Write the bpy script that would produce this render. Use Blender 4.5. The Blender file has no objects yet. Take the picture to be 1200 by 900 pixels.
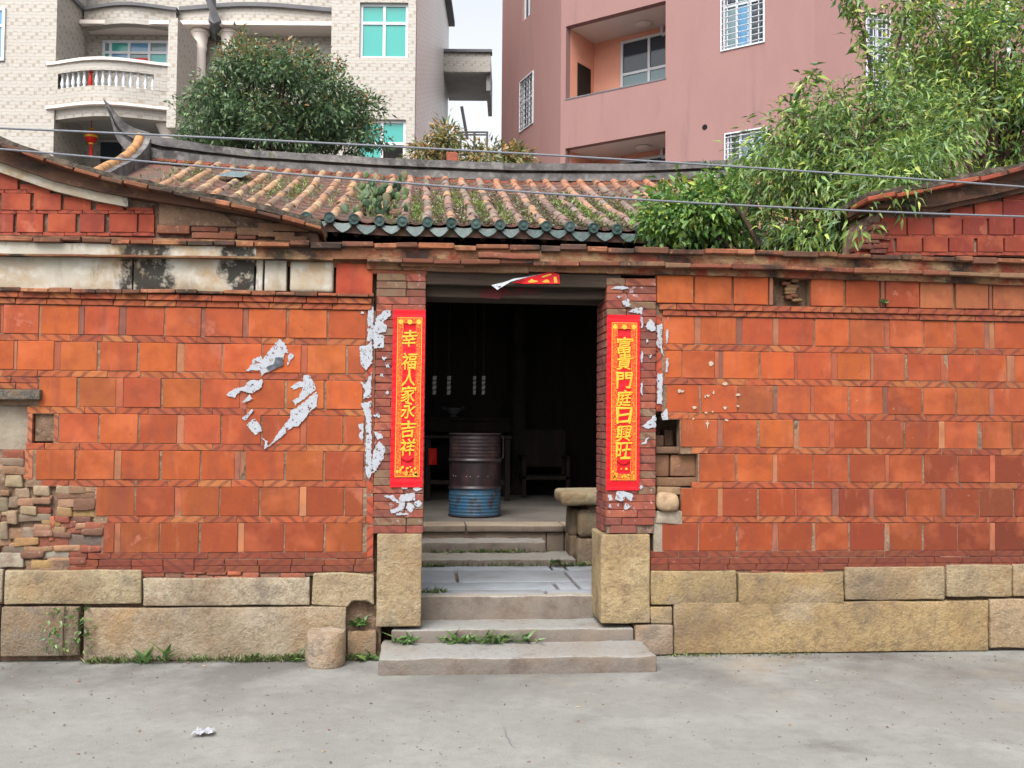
import bpy, bmesh, math, random
import numpy as np
from mathutils import Vector, Matrix, noise as mnoise

R = math.radians
random.seed(11)
rng = np.random.default_rng(11)
sc = bpy.context.scene
col = sc.collection

# ------------------------------------------------------------------ camera
CAM = Vector((-.6, -6.8, 1.56))
YAW, PIT, ROL, F = R(5.0), R(2.3), R(-.474), 1177.0

def _tr(v):
    x, y, z = v
    c, s = math.cos(ROL), math.sin(ROL); x, z = c*x + s*z, -s*x + c*z
    c, s = math.cos(PIT), math.sin(PIT); y, z = c*y - s*z, s*y + c*z
    c, s = math.cos(YAW), math.sin(YAW); x, y = c*x + s*y, -s*x + c*y
    return Vector((x, y, z))

cd = bpy.data.cameras.new('camera'); cam = bpy.data.objects.new('camera', cd); col.objects.link(cam)
rt, fw, up = _tr((1, 0, 0)), _tr((0, 1, 0)), _tr((0, 0, 1))
cam.matrix_world = Matrix(((rt.x, up.x, -fw.x, CAM.x), (rt.y, up.y, -fw.y, CAM.y), (rt.z, up.z, -fw.z, CAM.z), (0, 0, 0, 1)))
cd.sensor_width = 36; cd.lens = F/1200*36; cd.clip_start = .05; cd.clip_end = 2000
sc.camera = cam

# ------------------------------------------------------------------ sky, sun, exposure
SUN_EL, SUN_AZ = R(52), R(205)          # high, behind the photographer, veiled by cloud
w = bpy.data.worlds.new('World'); sc.world = w; w.use_nodes = True
nt = w.node_tree; bg = nt.nodes['Background']
sky = nt.nodes.new('ShaderNodeTexSky'); sky.sky_type = 'NISHITA'; sky.sun_disc = False
sky.sun_elevation = SUN_EL; sky.sun_rotation = SUN_AZ
sky.air_density = 1.0; sky.dust_density = 6.0; sky.ozone_density = 1.0; sky.altitude = 50
hs = nt.nodes.new('ShaderNodeHueSaturation'); hs.inputs['Saturation'].default_value = .22
hs.inputs['Value'].default_value = 1.0
nt.links.new(sky.outputs[0], hs.inputs['Color']); nt.links.new(hs.outputs[0], bg.inputs[0])
bg.inputs[1].default_value = .15
sl = bpy.data.lights.new('sun', 'SUN'); sl.energy = .9; sl.angle = R(35); sl.color = (1, .965, .92)
so = bpy.data.objects.new('sun', sl); col.objects.link(so)
sd = Vector((math.sin(SUN_AZ)*math.cos(SUN_EL), math.cos(SUN_AZ)*math.cos(SUN_EL), math.sin(SUN_EL)))
so.rotation_euler = sd.to_track_quat('Z', 'Y').to_euler(); so.location = (-4, -12, 20)
sc.view_settings.view_transform = 'Standard'; sc.view_settings.look = 'None'
sc.view_settings.gamma = 1; sc.view_settings.use_curve_mapping = False
sc.view_settings.exposure = 1.2

# ------------------------------------------------------------------ helpers
def ray(px, py):
    return _tr(((px-600)/F, 1, -(py-450)/F))
def P(px, py, Y=0.0):                    # the point that far behind the front wall
    v = ray(px, py); return CAM + v*((Y-CAM.y)/v.y)
def PZ(px, py, z):                       # the point at that height
    v = ray(px, py); return CAM + v*((z-CAM.z)/v.z)
def PD(px, py, d):                       # the point at that distance down the view
    return CAM + ray(px, py)*d
def XZ(px, z, Y=0.0):                    # x of a pixel column at a known height
    py = 500 - (z-1.56)/(Y-CAM.y)*F
    for _ in range(3):
        p = P(px, py, Y); py += (p.z-z)/(Y-CAM.y)*F
    return p.x
ALB = .74                                # the photograph's exposure sits on these albedos
def L(r, g, b, k=1.0):
    k *= ALB
    f = lambda c: (c/12.92 if c <= .04045 else ((c+.055)/1.055)**2.4)
    return (f(r/255)*k, f(g/255)*k, f(b/255)*k, 1)
def jit(c, a=.08, b=.03):
    v = 1+random.uniform(-a, a)
    return tuple(max(0, min(1, x*v*(1+random.uniform(-b, b)))) for x in c[:3]) + (1,)
def U(a, b): return random.uniform(a, b)

WL = {}                                  # world location of each object
def link(o, loc, parent=None):
    col.objects.link(o); WL[o.name] = Vector(loc)
    if parent is not None:
        o.parent = parent; o.location = Vector(loc)-WL[parent.name]
    else: o.location = loc
    return o
def tag(o, label=None, cat=None, group=None, kind=None):
    if label: o['label'] = label
    if cat: o['category'] = cat
    if group: o['group'] = group
    if kind: o['kind'] = kind
    return o
def thing(name, label, cat, loc=(0, 0, 0), group=None):
    o = bpy.data.objects.new(name, None); o.empty_display_size = .2
    link(o, loc); return tag(o, label, cat, group)

class Frame:                             # a vertical plane: s along it, t into it, z up
    def __init__(s, o, e):
        s.o = Vector((o[0], o[1], 0)); s.e = Vector((e[0], e[1], 0)).normalized(); s.n = Vector((-s.e.y, s.e.x, 0))
    def hit(s, px, py, t=0.0):
        v = ray(px, py); k = ((s.o + s.n*t) - CAM).dot(s.n)/v.dot(s.n); p = CAM+v*k
        return (p-s.o).dot(s.e), p.z
    def w(s, p): return s.o + s.e*p[0] + s.n*p[1] + Vector((0, 0, p[2]))
WORLD = Frame((0, 0), (1, 0))

class MB:
    def __init__(s, fr=None): s.v = []; s.f = []; s.fr = fr; s.sm = False
    def box(s, x0, x1, y0, y1, z0, z1, j=0):
        b = len(s.v)
        for x in (x0, x1):
            for y in (y0, y1):
                for z in (z0, z1): s.v.append((x+U(-j, j), y+U(-j, j), z+U(-j, j)))
        for q in ((0, 1, 3, 2), (4, 6, 7, 5), (0, 4, 5, 1), (2, 3, 7, 6), (0, 2, 6, 4), (1, 5, 7, 3)): s.f.append(tuple(b+i for i in q))
        return s
    def prism(s, poly, y0, y1):          # outline in x,z pushed back from y0 to y1
        b = len(s.v); n = len(poly)
        s.v += [(x, y0, z) for x, z in poly] + [(x, y1, z) for x, z in poly]
        s.f.append(tuple(range(b, b+n))); s.f.append(tuple(range(b+2*n-1, b+n-1, -1)))
        for i in range(n):
            k = (i+1) % n; s.f.append((b+i, b+n+i, b+n+k, b+k))
        return s
    def slab(s, poly, z0, z1):           # outline in x,y raised from z0 to z1
        b = len(s.v); n = len(poly)
        s.v += [(x, y, z0) for x, y in poly] + [(x, y, z1) for x, y in poly]
        s.f.append(tuple(range(b+n-1, b-1, -1))); s.f.append(tuple(range(b+n, b+2*n)))
        for i in range(n):
            k = (i+1) % n; s.f.append((b+i, b+k, b+n+k, b+n+i))
        return s
    def tube(s, path, rad, n=6, cap=True):
        path = [Vector(p) for p in path]; b = len(s.v); m = len(path)
        if not hasattr(rad, '__len__'): rad = [rad]*m
        for i, p in enumerate(path):
            d = (path[min(i+1, m-1)]-path[max(i-1, 0)]).normalized()
            a = d.cross(Vector((0, 0, 1)) if abs(d.z) < .9 else Vector((1, 0, 0))).normalized(); c = d.cross(a)
            for k in range(n):
                t = 2*math.pi*k/n; s.v.append(tuple(p + (a*math.cos(t)+c*math.sin(t))*rad[i]))
        for i in range(m-1):
            for k in range(n):
                q = (k+1) % n; s.f.append((b+i*n+k, b+i*n+q, b+i*n+n+q, b+i*n+n+k))
        if cap:
            s.f.append(tuple(range(b+n-1, b-1, -1))); s.f.append(tuple(range(b+(m-1)*n, b+m*n)))
        return s
    def lathe(s, prof, c=(0, 0, 0), n=24, axis='z'):
        b = len(s.v)
        for r, h in prof:
            for k in range(n):
                t = 2*math.pi*k/n; x, y = r*math.cos(t), r*math.sin(t)
                s.v.append((c[0]+x, c[1]+y, c[2]+h) if axis == 'z' else (c[0]+x, c[1]-h, c[2]+y))
        for i in range(len(prof)-1):
            for k in range(n):
                q = (k+1) % n; s.f.append((b+i*n+k, b+i*n+q, b+i*n+n+q, b+i*n+n+k))
        s.f.append(tuple(range(b+n-1, b-1, -1))); s.f.append(tuple(range(b+(len(prof)-1)*n, b+len(prof)*n)))
        return s
    def grid(s, rows):                   # list of rows of points
        b = len(s.v); n = len(rows[0])
        for r in rows: s.v += [tuple(p) for p in r]
        for i in range(len(rows)-1):
            for k in range(n-1): s.f.append((b+i*n+k, b+i*n+k+1, b+i*n+n+k+1, b+i*n+n+k))
        return s
    def build(s, name, m, parent=None, smooth=None, bevel=0, color=None, label=None):
        me = bpy.data.meshes.new(name)
        v = [tuple(s.fr.w(p)) for p in s.v] if s.fr else s.v
        a = np.array(v, dtype=float); c = (a.min(0)+a.max(0))/2; c[2] = a[:, 2].min()
        me.from_pydata((a-c).tolist(), [], s.f); me.update()
        if bevel:
            bm = bmesh.new(); bm.from_mesh(me)
            bmesh.ops.bevel(bm, geom=[e for e in bm.edges], offset=bevel, segments=1, affect='EDGES', clamp_overlap=True)
            bm.to_mesh(me); bm.free()
        bm = bmesh.new(); bm.from_mesh(me); bmesh.ops.recalc_face_normals(bm, faces=bm.faces); bm.to_mesh(me); bm.free()
        if smooth: me.polygons.foreach_set('use_smooth', [True]*len(me.polygons)); me.set_sharp_from_angle(angle=R(smooth))
        me.materials.append(MAT[m] if isinstance(m, str) else m)
        o = bpy.data.objects.new(name, me)
        if color: o.color = color
        if label: o['label'] = label
        return link(o, Vector(c), parent)

def place(me, name, loc, scale, parent, color=None, rot=(0, 0, 0)):   # a piece that shares its mesh
    o = bpy.data.objects.new(name, me); link(o, loc, parent); o.scale = scale; o.rotation_euler = rot
    if color: o.color = color
    return o

def rblock(name, x0, x1, y0, y1, z0, z1, m, parent=None, r=.012, amp=.004, fr=7, n=(2, 1, 1), color=None, frame=None, taper=0):
    """a worn block: rounded edges, uneven faces"""
    h = Vector((abs(x1-x0)/2, abs(y1-y0)/2, abs(z1-z0)/2)); c = Vector(((x0+x1)/2, (y0+y1)/2, (z0+z1)/2))
    r = min(r, h.x*.9, h.y*.9, h.z*.9); seed = Vector((U(0, 90), U(0, 90), U(0, 90)))
    ax = []
    for i in range(3):
        k = h[i]; a = [-k, -k+.35*r, -k+r] + [(-k+r)+(2*k-2*r)*q/(n[i]+1) for q in range(1, n[i]+1)] + [k-r, k-.35*r, k]; ax.append(a)
    vid = {}; V = []; Fs = []
    def vert(i, j, k):
        key = (i, j, k)
        if key not in vid:
            p = Vector((ax[0][i], ax[1][j], ax[2][k])); q = Vector([max(-(h[t]-r), min(h[t]-r, p[t])) for t in range(3)])
            d = p-q; d = d.normalized()*r if d.length > 1e-9 else d
            p = q+d; nz = mnoise.noise_vector((p+c+seed)*fr); p = p + nz*amp
            if taper: p.x *= 1 - taper*(p.z/h.z)
            p = p + c
            if frame: p = frame.w(p)
            vid[key] = len(V); V.append(p)
        return vid[key]
    N = [len(a)-1 for a in ax]
    for a, b, cc in ((0, 1, 2), (1, 2, 0), (2, 0, 1)):
        for side in (0, N[cc]):
            for i in range(N[a]):
                for j in range(N[b]):
                    q = []
                    for di, dj in ((0, 0), (1, 0), (1, 1), (0, 1)):
                        t = [0, 0, 0]; t[a] = i+di; t[b] = j+dj; t[cc] = side; q.append(vert(*t))
                    Fs.append(q if side else q[::-1])
    cw = frame.w(c) if frame else c
    me = bpy.data.meshes.new(name); me.from_pydata([tuple(p-cw) for p in V], [], Fs); me.update()
    me.polygons.foreach_set('use_smooth', [True]*len(me.polygons)); me.set_sharp_from_angle(angle=R(50))
    me.materials.append(MAT[m]); o = bpy.data.objects.new(name, me)
    if color: o.color = color
    return link(o, cw, parent)

# ------------------------------------------------------------------ materials
MAT = {}
def mat(name, c=(.5, .5, .5, 1), rough=.85, spec=.25, layers=(), bump=(), src=None, trans=0, metal=0, emit=0, holes=None):
    m = bpy.data.materials.new(name); m.use_nodes = True; nt = m.node_tree; N = nt.nodes; K = nt.links.new
    bs = N['Principled BSDF']; bs.inputs['Roughness'].default_value = rough; bs.inputs['Specular IOR Level'].default_value = spec
    bs.inputs['Metallic'].default_value = metal
    geo = N.new('ShaderNodeNewGeometry'); oi = N.new('ShaderNodeObjectInfo'); tc = N.new('ShaderNodeTexCoord')
    rnd = N.new('ShaderNodeVectorMath'); rnd.operation = 'MULTIPLY_ADD'
    cmb = N.new('ShaderNodeCombineXYZ'); K(oi.outputs['Random'], cmb.inputs[0]); K(oi.outputs['Random'], cmb.inputs[2])
    K(cmb.outputs[0], rnd.inputs[0]); rnd.inputs[1].default_value = (57, 31, 83); K(geo.outputs['Position'], rnd.inputs[2])
    CO = {'P': geo.outputs['Position'], 'R': rnd.outputs[0], 'O': tc.outputs['Object']}
    if src == 'obj': cur = oi.outputs['Color']
    elif src: 
        at = N.new('ShaderNodeAttribute'); at.attribute_name = src; cur = at.outputs['Color']
    else:
        rgb = N.new('ShaderNodeRGB'); rgb.outputs[0].default_value = c; cur = rgb.outputs[0]
    def tex(l):
        co = CO[l.get('co', 'P')]
        if 'rot' in l or 'sc' in l:
            mp = N.new('ShaderNodeMapping'); mp.inputs['Scale'].default_value = l.get('sc', (1, 1, 1)); mp.inputs['Rotation'].default_value = l.get('rot', (0, 0, 0)); mp.inputs['Location'].default_value = l.get('loc', (0, 0, 0))
            K(co, mp.inputs[0]); co = mp.outputs[0]
        k = l.get('tex', 'noise')
        if k == 'noise':
            t = N.new('ShaderNodeTexNoise'); t.inputs['Scale'].default_value = l['s']; t.inputs['Detail'].default_value = l.get('d', 4)
            t.inputs['Roughness'].default_value = l.get('r', .6); t.inputs['Distortion'].default_value = l.get('dis', 0); o = t.outputs[0]
        elif k == 'voro':
            t = N.new('ShaderNodeTexVoronoi'); t.inputs['Scale'].default_value = l['s']; t.feature = l.get('feat', 'F1'); o = t.outputs[0]
        elif k == 'wave':
            t = N.new('ShaderNodeTexWave'); t.inputs['Scale'].default_value = l['s']; t.inputs['Distortion'].default_value = l.get('dis', 1); t.inputs['Detail'].default_value = 2
            t.inputs['Detail Scale'].default_value = l.get('ds', 1); t.bands_direction = l.get('dir', 'DIAGONAL'); o = t.outputs[0]
        elif k == 'z':
            sx = N.new('ShaderNodeSeparateXYZ'); K(co, sx.inputs[0]); o = sx.outputs[l.get('ax', 2)]
            if 'wob' in l:
                wn = N.new('ShaderNodeTexNoise'); wn.inputs['Scale'].default_value = l.get('s', 9); wn.inputs['Detail'].default_value = 8; wn.inputs['Roughness'].default_value = .68; K(co, wn.inputs['Vector'])
                wm = N.new('ShaderNodeMath'); wm.operation = 'MULTIPLY_ADD'; K(wn.outputs[0], wm.inputs[0]); wm.inputs[1].default_value = l['wob']; K(o, wm.inputs[2]); wa = N.new('ShaderNodeMath'); wa.operation = 'SUBTRACT'; K(wm.outputs[0], wa.inputs[0]); wa.inputs[1].default_value = l['wob']/2; o = wa.outputs[0]
        K(co, t.inputs['Vector']) if k != 'z' else None
        return o
    CO['N'] = geo.outputs['Normal']
    for l in layers:
        mr = N.new('ShaderNodeMapRange'); mr.inputs[1].default_value = l.get('lo', .45); mr.inputs[2].default_value = l.get('hi', .65)
        mr.inputs[3].default_value = 0; mr.inputs[4].default_value = l.get('f', 1); K(tex(l), mr.inputs[0]); fac = mr.outputs[0]
        for l2 in ([l['mask']] if isinstance(l.get('mask'), dict) else l.get('mask', ())):
            m2 = N.new('ShaderNodeMapRange'); m2.inputs[1].default_value = l2.get('lo', .4); m2.inputs[2].default_value = l2.get('hi', .6); K(tex(l2), m2.inputs[0])
            mm = N.new('ShaderNodeMath'); mm.operation = 'MULTIPLY'; K(fac, mm.inputs[0]); K(m2.outputs[0], mm.inputs[1]); fac = mm.outputs[0]
        mx = N.new('ShaderNodeMix'); mx.data_type = 'RGBA'; mx.blend_type = l.get('bl', 'MIX')
        K(fac, mx.inputs[0]); K(cur, mx.inputs[6]); mx.inputs[7].default_value = l['c']; cur = mx.outputs[2]
    K(cur, bs.inputs['Base Color'])
    h = None
    for b in bump:
        bn = N.new('ShaderNodeBump'); bn.inputs['Strength'].default_value = b.get('f', .4); bn.inputs['Distance'].default_value = b.get('dist', .01)
        K(tex(b), bn.inputs['Height'])
        if h: K(h, bn.inputs['Normal'])
        h = bn.outputs[0]
    if h: K(h, bs.inputs['Normal'])
    if emit: bs.inputs['Emission Color'].default_value = c; bs.inputs['Emission Strength'].default_value = emit
    if trans:
        tr = N.new('ShaderNodeBsdfTranslucent'); K(cur, tr.inputs[0]); mix = N.new('ShaderNodeMixShader'); mix.inputs[0].default_value = trans
        K(bs.outputs[0], mix.inputs[1]); K(tr.outputs[0], mix.inputs[2]); K(mix.outputs[0], N['Material Output'].inputs[0])
    if holes:
        tp = N.new('ShaderNodeBsdfTransparent'); mr = N.new('ShaderNodeMapRange'); mr.inputs[1].default_value = holes['lo']; mr.inputs[2].default_value = holes['hi']; K(tex(holes), mr.inputs[0])
        mix = N.new('ShaderNodeMixShader'); K(mr.outputs[0], mix.inputs[0]); K(bs.outputs[0], mix.inputs[1]); K(tp.outputs[0], mix.inputs[2]); K(mix.outputs[0], N['Material Output'].inputs[0])
    MAT[name] = m; return m

BK = (.012, .011, .010, 1)
mat('terracotta', src='obj', rough=.8, layers=[
    dict(s=9, d=5, co='R', lo=.45, hi=.75, c=L(120, 52, 38), f=.5),
    dict(s=3.2, d=3, co='R', lo=.5, hi=.75, c=L(214, 120, 78), f=.4),
    dict(s=60, d=2, co='R', lo=.62, hi=.8, c=L(196, 130, 100), f=.12),
    dict(s=2.1, d=6, co='P', lo=.56, hi=.74, c=L(88, 48, 42), f=.5),
    dict(s=34, d=3, co='R', lo=.68, hi=.74, c=L(70, 40, 34), f=.5),
    dict(s=7, d=5, co='P', sc=(1, 1, .16), lo=.56, hi=.74, c=L(104, 62, 50), f=.4), dict(s=11, d=5, co='P', sc=(1, 1, .22), lo=.6, hi=.76, c=L(204, 148, 120), f=.25),
    dict(s=6, d=3, co='R', sc=(1, 1, .12), lo=.58, hi=.76, c=L(112, 58, 50), f=.55),
    dict(s=4.2, d=7, co='P', lo=.585, hi=.635, c=L(206, 128, 104), f=.4, mask=dict(s=1.1, lo=.5, hi=.62)),
    dict(s=15, d=6, co='P', lo=.66, hi=.72, c=L(196, 164, 146), f=.4, mask=dict(s=2.2, lo=.45, hi=.6))],
    bump=[dict(s=45, d=6, f=.35, dist=.004), dict(s=8, d=3, co='R', f=.3, dist=.01)])
def stripes(name, a):
    mat(name, src='obj', rough=.82, layers=[
        dict(tex='wave', s=5.6, dis=1.2, ds=1.5, co='R', rot=(0, a, 0), dir='X', lo=.6, hi=.85, c=L(92, 48, 44), f=.6, mask=dict(s=5, lo=.35, hi=.5, co='R')),
        dict(s=14, d=5, co='R', lo=.5, hi=.75, c=L(118, 60, 46), f=.5),
        dict(s=2.1, d=6, co='P', lo=.58, hi=.76, c=L(88, 48, 42), f=.5),
        dict(s=50, d=3, co='R', lo=.66, hi=.76, c=L(215, 180, 160), f=.35)], bump=[dict(s=50, d=6, f=.4, dist=.004)])
stripes('striped_a', R(52)); stripes('striped_b', R(-52))
mat('pillar_brick', src='obj', rough=.85, layers=[
    dict(s=16, d=5, co='R', lo=.45, hi=.7, c=L(112, 62, 56), f=.6),
    dict(tex='wave', s=4, dis=4, ds=2, co='R', rot=(0, R(50), 0), dir='X', lo=.66, hi=.8, c=L(92, 48, 46), f=.6, mask=dict(s=3, lo=.45, hi=.55, co='R')),
    dict(s=26, d=6, lo=.60, hi=.72, c=L(205, 200, 205), f=.75, mask=dict(s=2.6, lo=.48, hi=.62))], bump=[dict(s=40, d=6, f=.5, dist=.005)])
mat('mortar', L(150, 122, 104, .8), layers=[dict(s=8, lo=.4, hi=.6, c=L(92, 70, 60)), dict(s=40, lo=.55, hi=.7, c=L(190, 180, 168, .8), f=.6)], bump=[dict(s=60, f=.6, dist=.006)])
mat('mud', L(156, 126, 104, .8), layers=[dict(s=6, d=6, lo=.4, hi=.65, c=L(96, 76, 60)), dict(s=30, d=5, lo=.55, hi=.7, c=L(180, 160, 135, .8), f=.7)], bump=[dict(s=14, d=8, f=.9, dist=.03)])
mat('grey_plaster', L(170, 158, 140, .8), layers=[dict(s=5, d=6, lo=.4, hi=.65, c=L(130, 116, 100)), dict(s=40, lo=.5, hi=.7, c=L(192, 184, 170, .8), f=.5)], bump=[dict(s=24, d=7, f=.6, dist=.015)])
mat('rubble', src='obj', layers=[dict(s=11, d=6, co='R', lo=.42, hi=.68, c=L(104, 74, 60), f=.6), dict(s=45, d=4, co='R', lo=.6, hi=.75, c=L(205, 185, 165), f=.35)], bump=[dict(s=30, d=7, f=.7, dist=.01)])
mat('granite', src='obj', rough=.9, layers=[
    dict(s=26, d=6, lo=.42, hi=.66, c=L(134, 110, 80), f=.5), dict(s=17, d=7, co='R', lo=.56, hi=.66, c=L(96, 80, 64), f=.5),
    dict(s=90, d=3, lo=.52, hi=.7, c=L(120, 100, 78), f=.45), dict(s=130, d=2, lo=.58, hi=.72, c=L(214, 204, 184), f=.4),
    dict(s=2.3, d=6, co='R', lo=.48, hi=.7, c=L(150, 118, 78), f=.6), dict(s=4.5, d=7, co='R', lo=.55, hi=.75, c=L(108, 92, 80), f=.55),
    dict(s=1.6, d=7, lo=.56, hi=.68, c=L(176, 166, 150), f=.35), dict(s=1.3, d=8, r=.68, loc=(7, 2, 1), lo=.46, hi=.66, c=L(112, 94, 76), f=.6), dict(s=3.4, d=8, r=.7, loc=(1, 5, 3), lo=.56, hi=.66, c=L(92, 84, 78), f=.5)], bump=[dict(s=55, d=6, f=.8, dist=.012), dict(s=11, d=7, f=.6, dist=.03)])
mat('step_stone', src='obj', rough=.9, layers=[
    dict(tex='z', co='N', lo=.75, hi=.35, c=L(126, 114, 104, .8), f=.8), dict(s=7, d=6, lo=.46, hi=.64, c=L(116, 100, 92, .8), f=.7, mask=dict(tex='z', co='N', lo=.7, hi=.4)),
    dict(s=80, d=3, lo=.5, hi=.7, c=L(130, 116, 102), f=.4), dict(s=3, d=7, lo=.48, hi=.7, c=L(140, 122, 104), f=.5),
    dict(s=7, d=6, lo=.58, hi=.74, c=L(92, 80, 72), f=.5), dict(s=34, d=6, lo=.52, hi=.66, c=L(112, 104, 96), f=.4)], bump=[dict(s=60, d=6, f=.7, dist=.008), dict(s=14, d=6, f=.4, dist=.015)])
mat('stained_plaster', L(206, 198, 182, .8), layers=[
    dict(s=3.2, d=6, lo=.45, hi=.62, c=L(168, 142, 108), f=.75), dict(s=9, d=6, lo=.5, hi=.66, c=L(226, 222, 214, .85), f=.6),
    dict(s=2.4, d=6, sc=(1, 1, .45), lo=.58, hi=.68, c=L(60, 54, 48), f=.6), *[dict(s=16, d=8, r=.7, lo=.3, hi=.48, c=L(38, 35, 32), f=.95, mask=[dict(tex='z', ax=0, wob=.34, s=6, lo=a+.0, hi=a+.05), dict(tex='z', ax=0, wob=.34, s=7, lo=b, hi=b-.05)]) for a, b in [(P(140, 318, -.03).x, P(204, 318, -.03).x), (P(258, 318, -.03).x, P(304, 318, -.03).x)]], dict(s=14, d=5, sc=(1, 1, .3), lo=.6, hi=.75, c=L(90, 70, 52), f=.7)],
    bump=[dict(s=18, d=7, f=.4, dist=.01)])
mat('old_cornice', L(142, 96, 70, .8), layers=[*[dict(s=16, d=8, r=.7, lo=.3, hi=.5, c=L(46, 42, 38), f=.9, mask=[dict(tex='z', ax=0, wob=.34, s=6, lo=a, hi=a+.06), dict(tex='z', ax=0, wob=.34, s=7, lo=b, hi=b-.06)]) for a, b in [(P(315, 298, -.07).x, P(376, 298, -.07).x), (P(760, 300, -.07).x, P(818, 300, -.07).x), (P(936, 304, -.07).x, P(966, 304, -.07).x), (P(1085, 308, -.07).x, P(1140, 308, -.07).x)]], 
    dict(s=4, d=6, sc=(1, 1, 3), lo=.45, hi=.62, c=L(172, 140, 104, .8)), dict(s=5, d=6, lo=.5, hi=.62, c=L(126, 58, 42)),
    dict(s=2.3, d=7, lo=.54, hi=.62, c=L(40, 34, 30), f=.9), dict(s=22, d=5, sc=(1, 1, 2), lo=.58, hi=.7, c=L(70, 54, 44), f=.7)], bump=[dict(s=16, d=8, f=.8, dist=.02)])
mat('cornice_tile', src='obj', layers=[
    dict(s=12, d=6, co='R', lo=.45, hi=.65, c=L(110, 68, 48), f=.7), dict(s=3.2, d=6, lo=.55, hi=.63, c=L(52, 44, 38), f=.85),
    dict(s=30, d=4, co='R', lo=.6, hi=.75, c=L(216, 160, 116), f=.5)], bump=[dict(s=26, d=7, f=.6, dist=.01)])
mat('old_wood', L(56, 45, 38), rough=.9, layers=[dict(s=4, d=6, sc=(.2, 1, 3), lo=.45, hi=.65, c=L(78, 66, 56)), dict(s=6, d=5, sc=(.15, 1, 4), lo=.5, hi=.7, c=L(34, 28, 26))], bump=[dict(s=8, d=6, sc=(.15, 1, 5), f=.6, dist=.01)])
mat('dark_wood', L(34, 27, 24), rough=.75, layers=[dict(s=6, d=5, sc=(1, 1, .2), lo=.45, hi=.65, c=L(46, 36, 31))], bump=[dict(s=9, sc=(3, 3, .3), f=.3, dist=.006)])
mat('ridge_plaster', L(112, 110, 110), layers=[dict(s=2.6, d=7, lo=.45, hi=.62, c=L(70, 68, 68)), dict(s=9, d=6, lo=.52, hi=.68, c=L(150, 146, 142), f=.7), dict(s=5, d=6, sc=(1, 1, .3), lo=.58, hi=.72, c=L(40, 40, 40), f=.7), dict(s=4, d=6, lo=.64, hi=.72, c=L(86, 98, 58), f=.6)], bump=[dict(s=18, d=7, f=.6, dist=.02)])
mat('roof_tile', src='obj', rough=.85, layers=[dict(s=9, d=6, co='R', lo=.42, hi=.66, c=L(126, 104, 94), f=.75), dict(s=24, d=5, co='R', lo=.56, hi=.7, c=L(222, 186, 146), f=.5), dict(s=3, d=7, lo=.56, hi=.66, c=L(88, 84, 82), f=.9), dict(s=40, d=3, lo=.66, hi=.74, c=L(60, 56, 50), f=.7)], bump=[dict(s=30, d=7, f=.5, dist=.008)])
mat('pan_tile', L(118, 84, 74), layers=[dict(s=4, d=7, lo=.4, hi=.6, c=L(96, 84, 80)), dict(s=13, d=6, lo=.54, hi=.68, c=L(146, 94, 76), f=.8), dict(s=3, d=6, lo=.56, hi=.66, c=L(80, 84, 52), f=.8)], bump=[dict(s=20, d=7, f=.7, dist=.02)])
mat('green_glaze', L(56, 84, 80), rough=.4, spec=.5, layers=[dict(s=14, d=6, co='R', lo=.42, hi=.62, c=L(42, 62, 62)), dict(s=30, d=5, co='R', lo=.56, hi=.7, c=L(108, 128, 120), f=.5), dict(s=5, d=5, lo=.6, hi=.7, c=L(60, 56, 48), f=.8)], bump=[dict(s=30, d=6, f=.4, dist=.006)])
mat('mossy_verge', L(74, 66, 58), layers=[dict(s=9, d=7, lo=.45, hi=.62, c=L(112, 102, 90)), dict(s=5, d=6, lo=.56, hi=.66, c=L(46, 42, 36)), dict(s=14, d=6, lo=.6, hi=.7, c=L(98, 104, 62), f=.6)], bump=[dict(s=20, d=8, f=.9, dist=.03)])
mat('verge_soffit', L(98, 70, 56), layers=[dict(s=7, d=6, sc=(.4, 1, 2), lo=.45, hi=.62, c=L(62, 48, 42)), dict(s=10, d=6, lo=.56, hi=.68, c=L(142, 112, 88), f=.7)], bump=[dict(s=16, d=7, f=.6, dist=.015)])
mat('concrete', L(158, 159, 154, .78), rough=.92, layers=[
    dict(s=.55, d=8, r=.65, lo=.40, hi=.64, c=L(146, 145, 138, .78), f=.8), dict(s=1.7, d=8, lo=.5, hi=.68, c=L(172, 173, 168, .78), f=.6),
    dict(s=1.1, d=9, r=.7, sc=(.7, 1.2, 1), lo=.56, hi=.70, c=L(112, 107, 104, .78), f=.8), dict(s=.9, d=7, lo=.58, hi=.72, c=L(172, 158, 138, .78), f=.7),
    dict(s=13, d=8, lo=.46, hi=.66, c=L(132, 131, 128, .78), f=.3), dict(s=5.5, d=8, r=.7, lo=.54, hi=.64, c=L(172, 173, 170, .78), f=.3), dict(s=2.8, d=8, r=.72, sc=(1, .7, 1), lo=.57, hi=.66, c=L(120, 116, 112, .78), f=.25), dict(s=110, d=3, lo=.55, hi=.75, c=L(200, 200, 196, .78), f=.35), dict(s=170, d=2, lo=.6, hi=.75, c=L(96, 92, 88, .78), f=.5),
    dict(s=1.0, d=9, r=.68, sc=(1, 1, 1), loc=(3.1, 0, 0), lo=.44, hi=.6, c=L(104, 100, 98, .78), f=.75, mask=dict(tex='z', ax=1, lo=-1.5, hi=-.2)),
    dict(s=24, d=3, lo=.74, hi=.78, c=L(222, 222, 218, .8), f=.8)],
    bump=[dict(s=90, d=6, f=.5, dist=.005), dict(s=5, d=7, f=.3, dist=.02)])
mat('slab_stone', src='obj', rough=.8, layers=[dict(s=3, d=7, lo=.45, hi=.68, c=L(150, 146, 142, .75), f=.6), dict(s=90, d=3, lo=.55, hi=.7, c=L(128, 126, 124, .75), f=.4)], bump=[dict(s=40, d=6, f=.3, dist=.005)])
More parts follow.
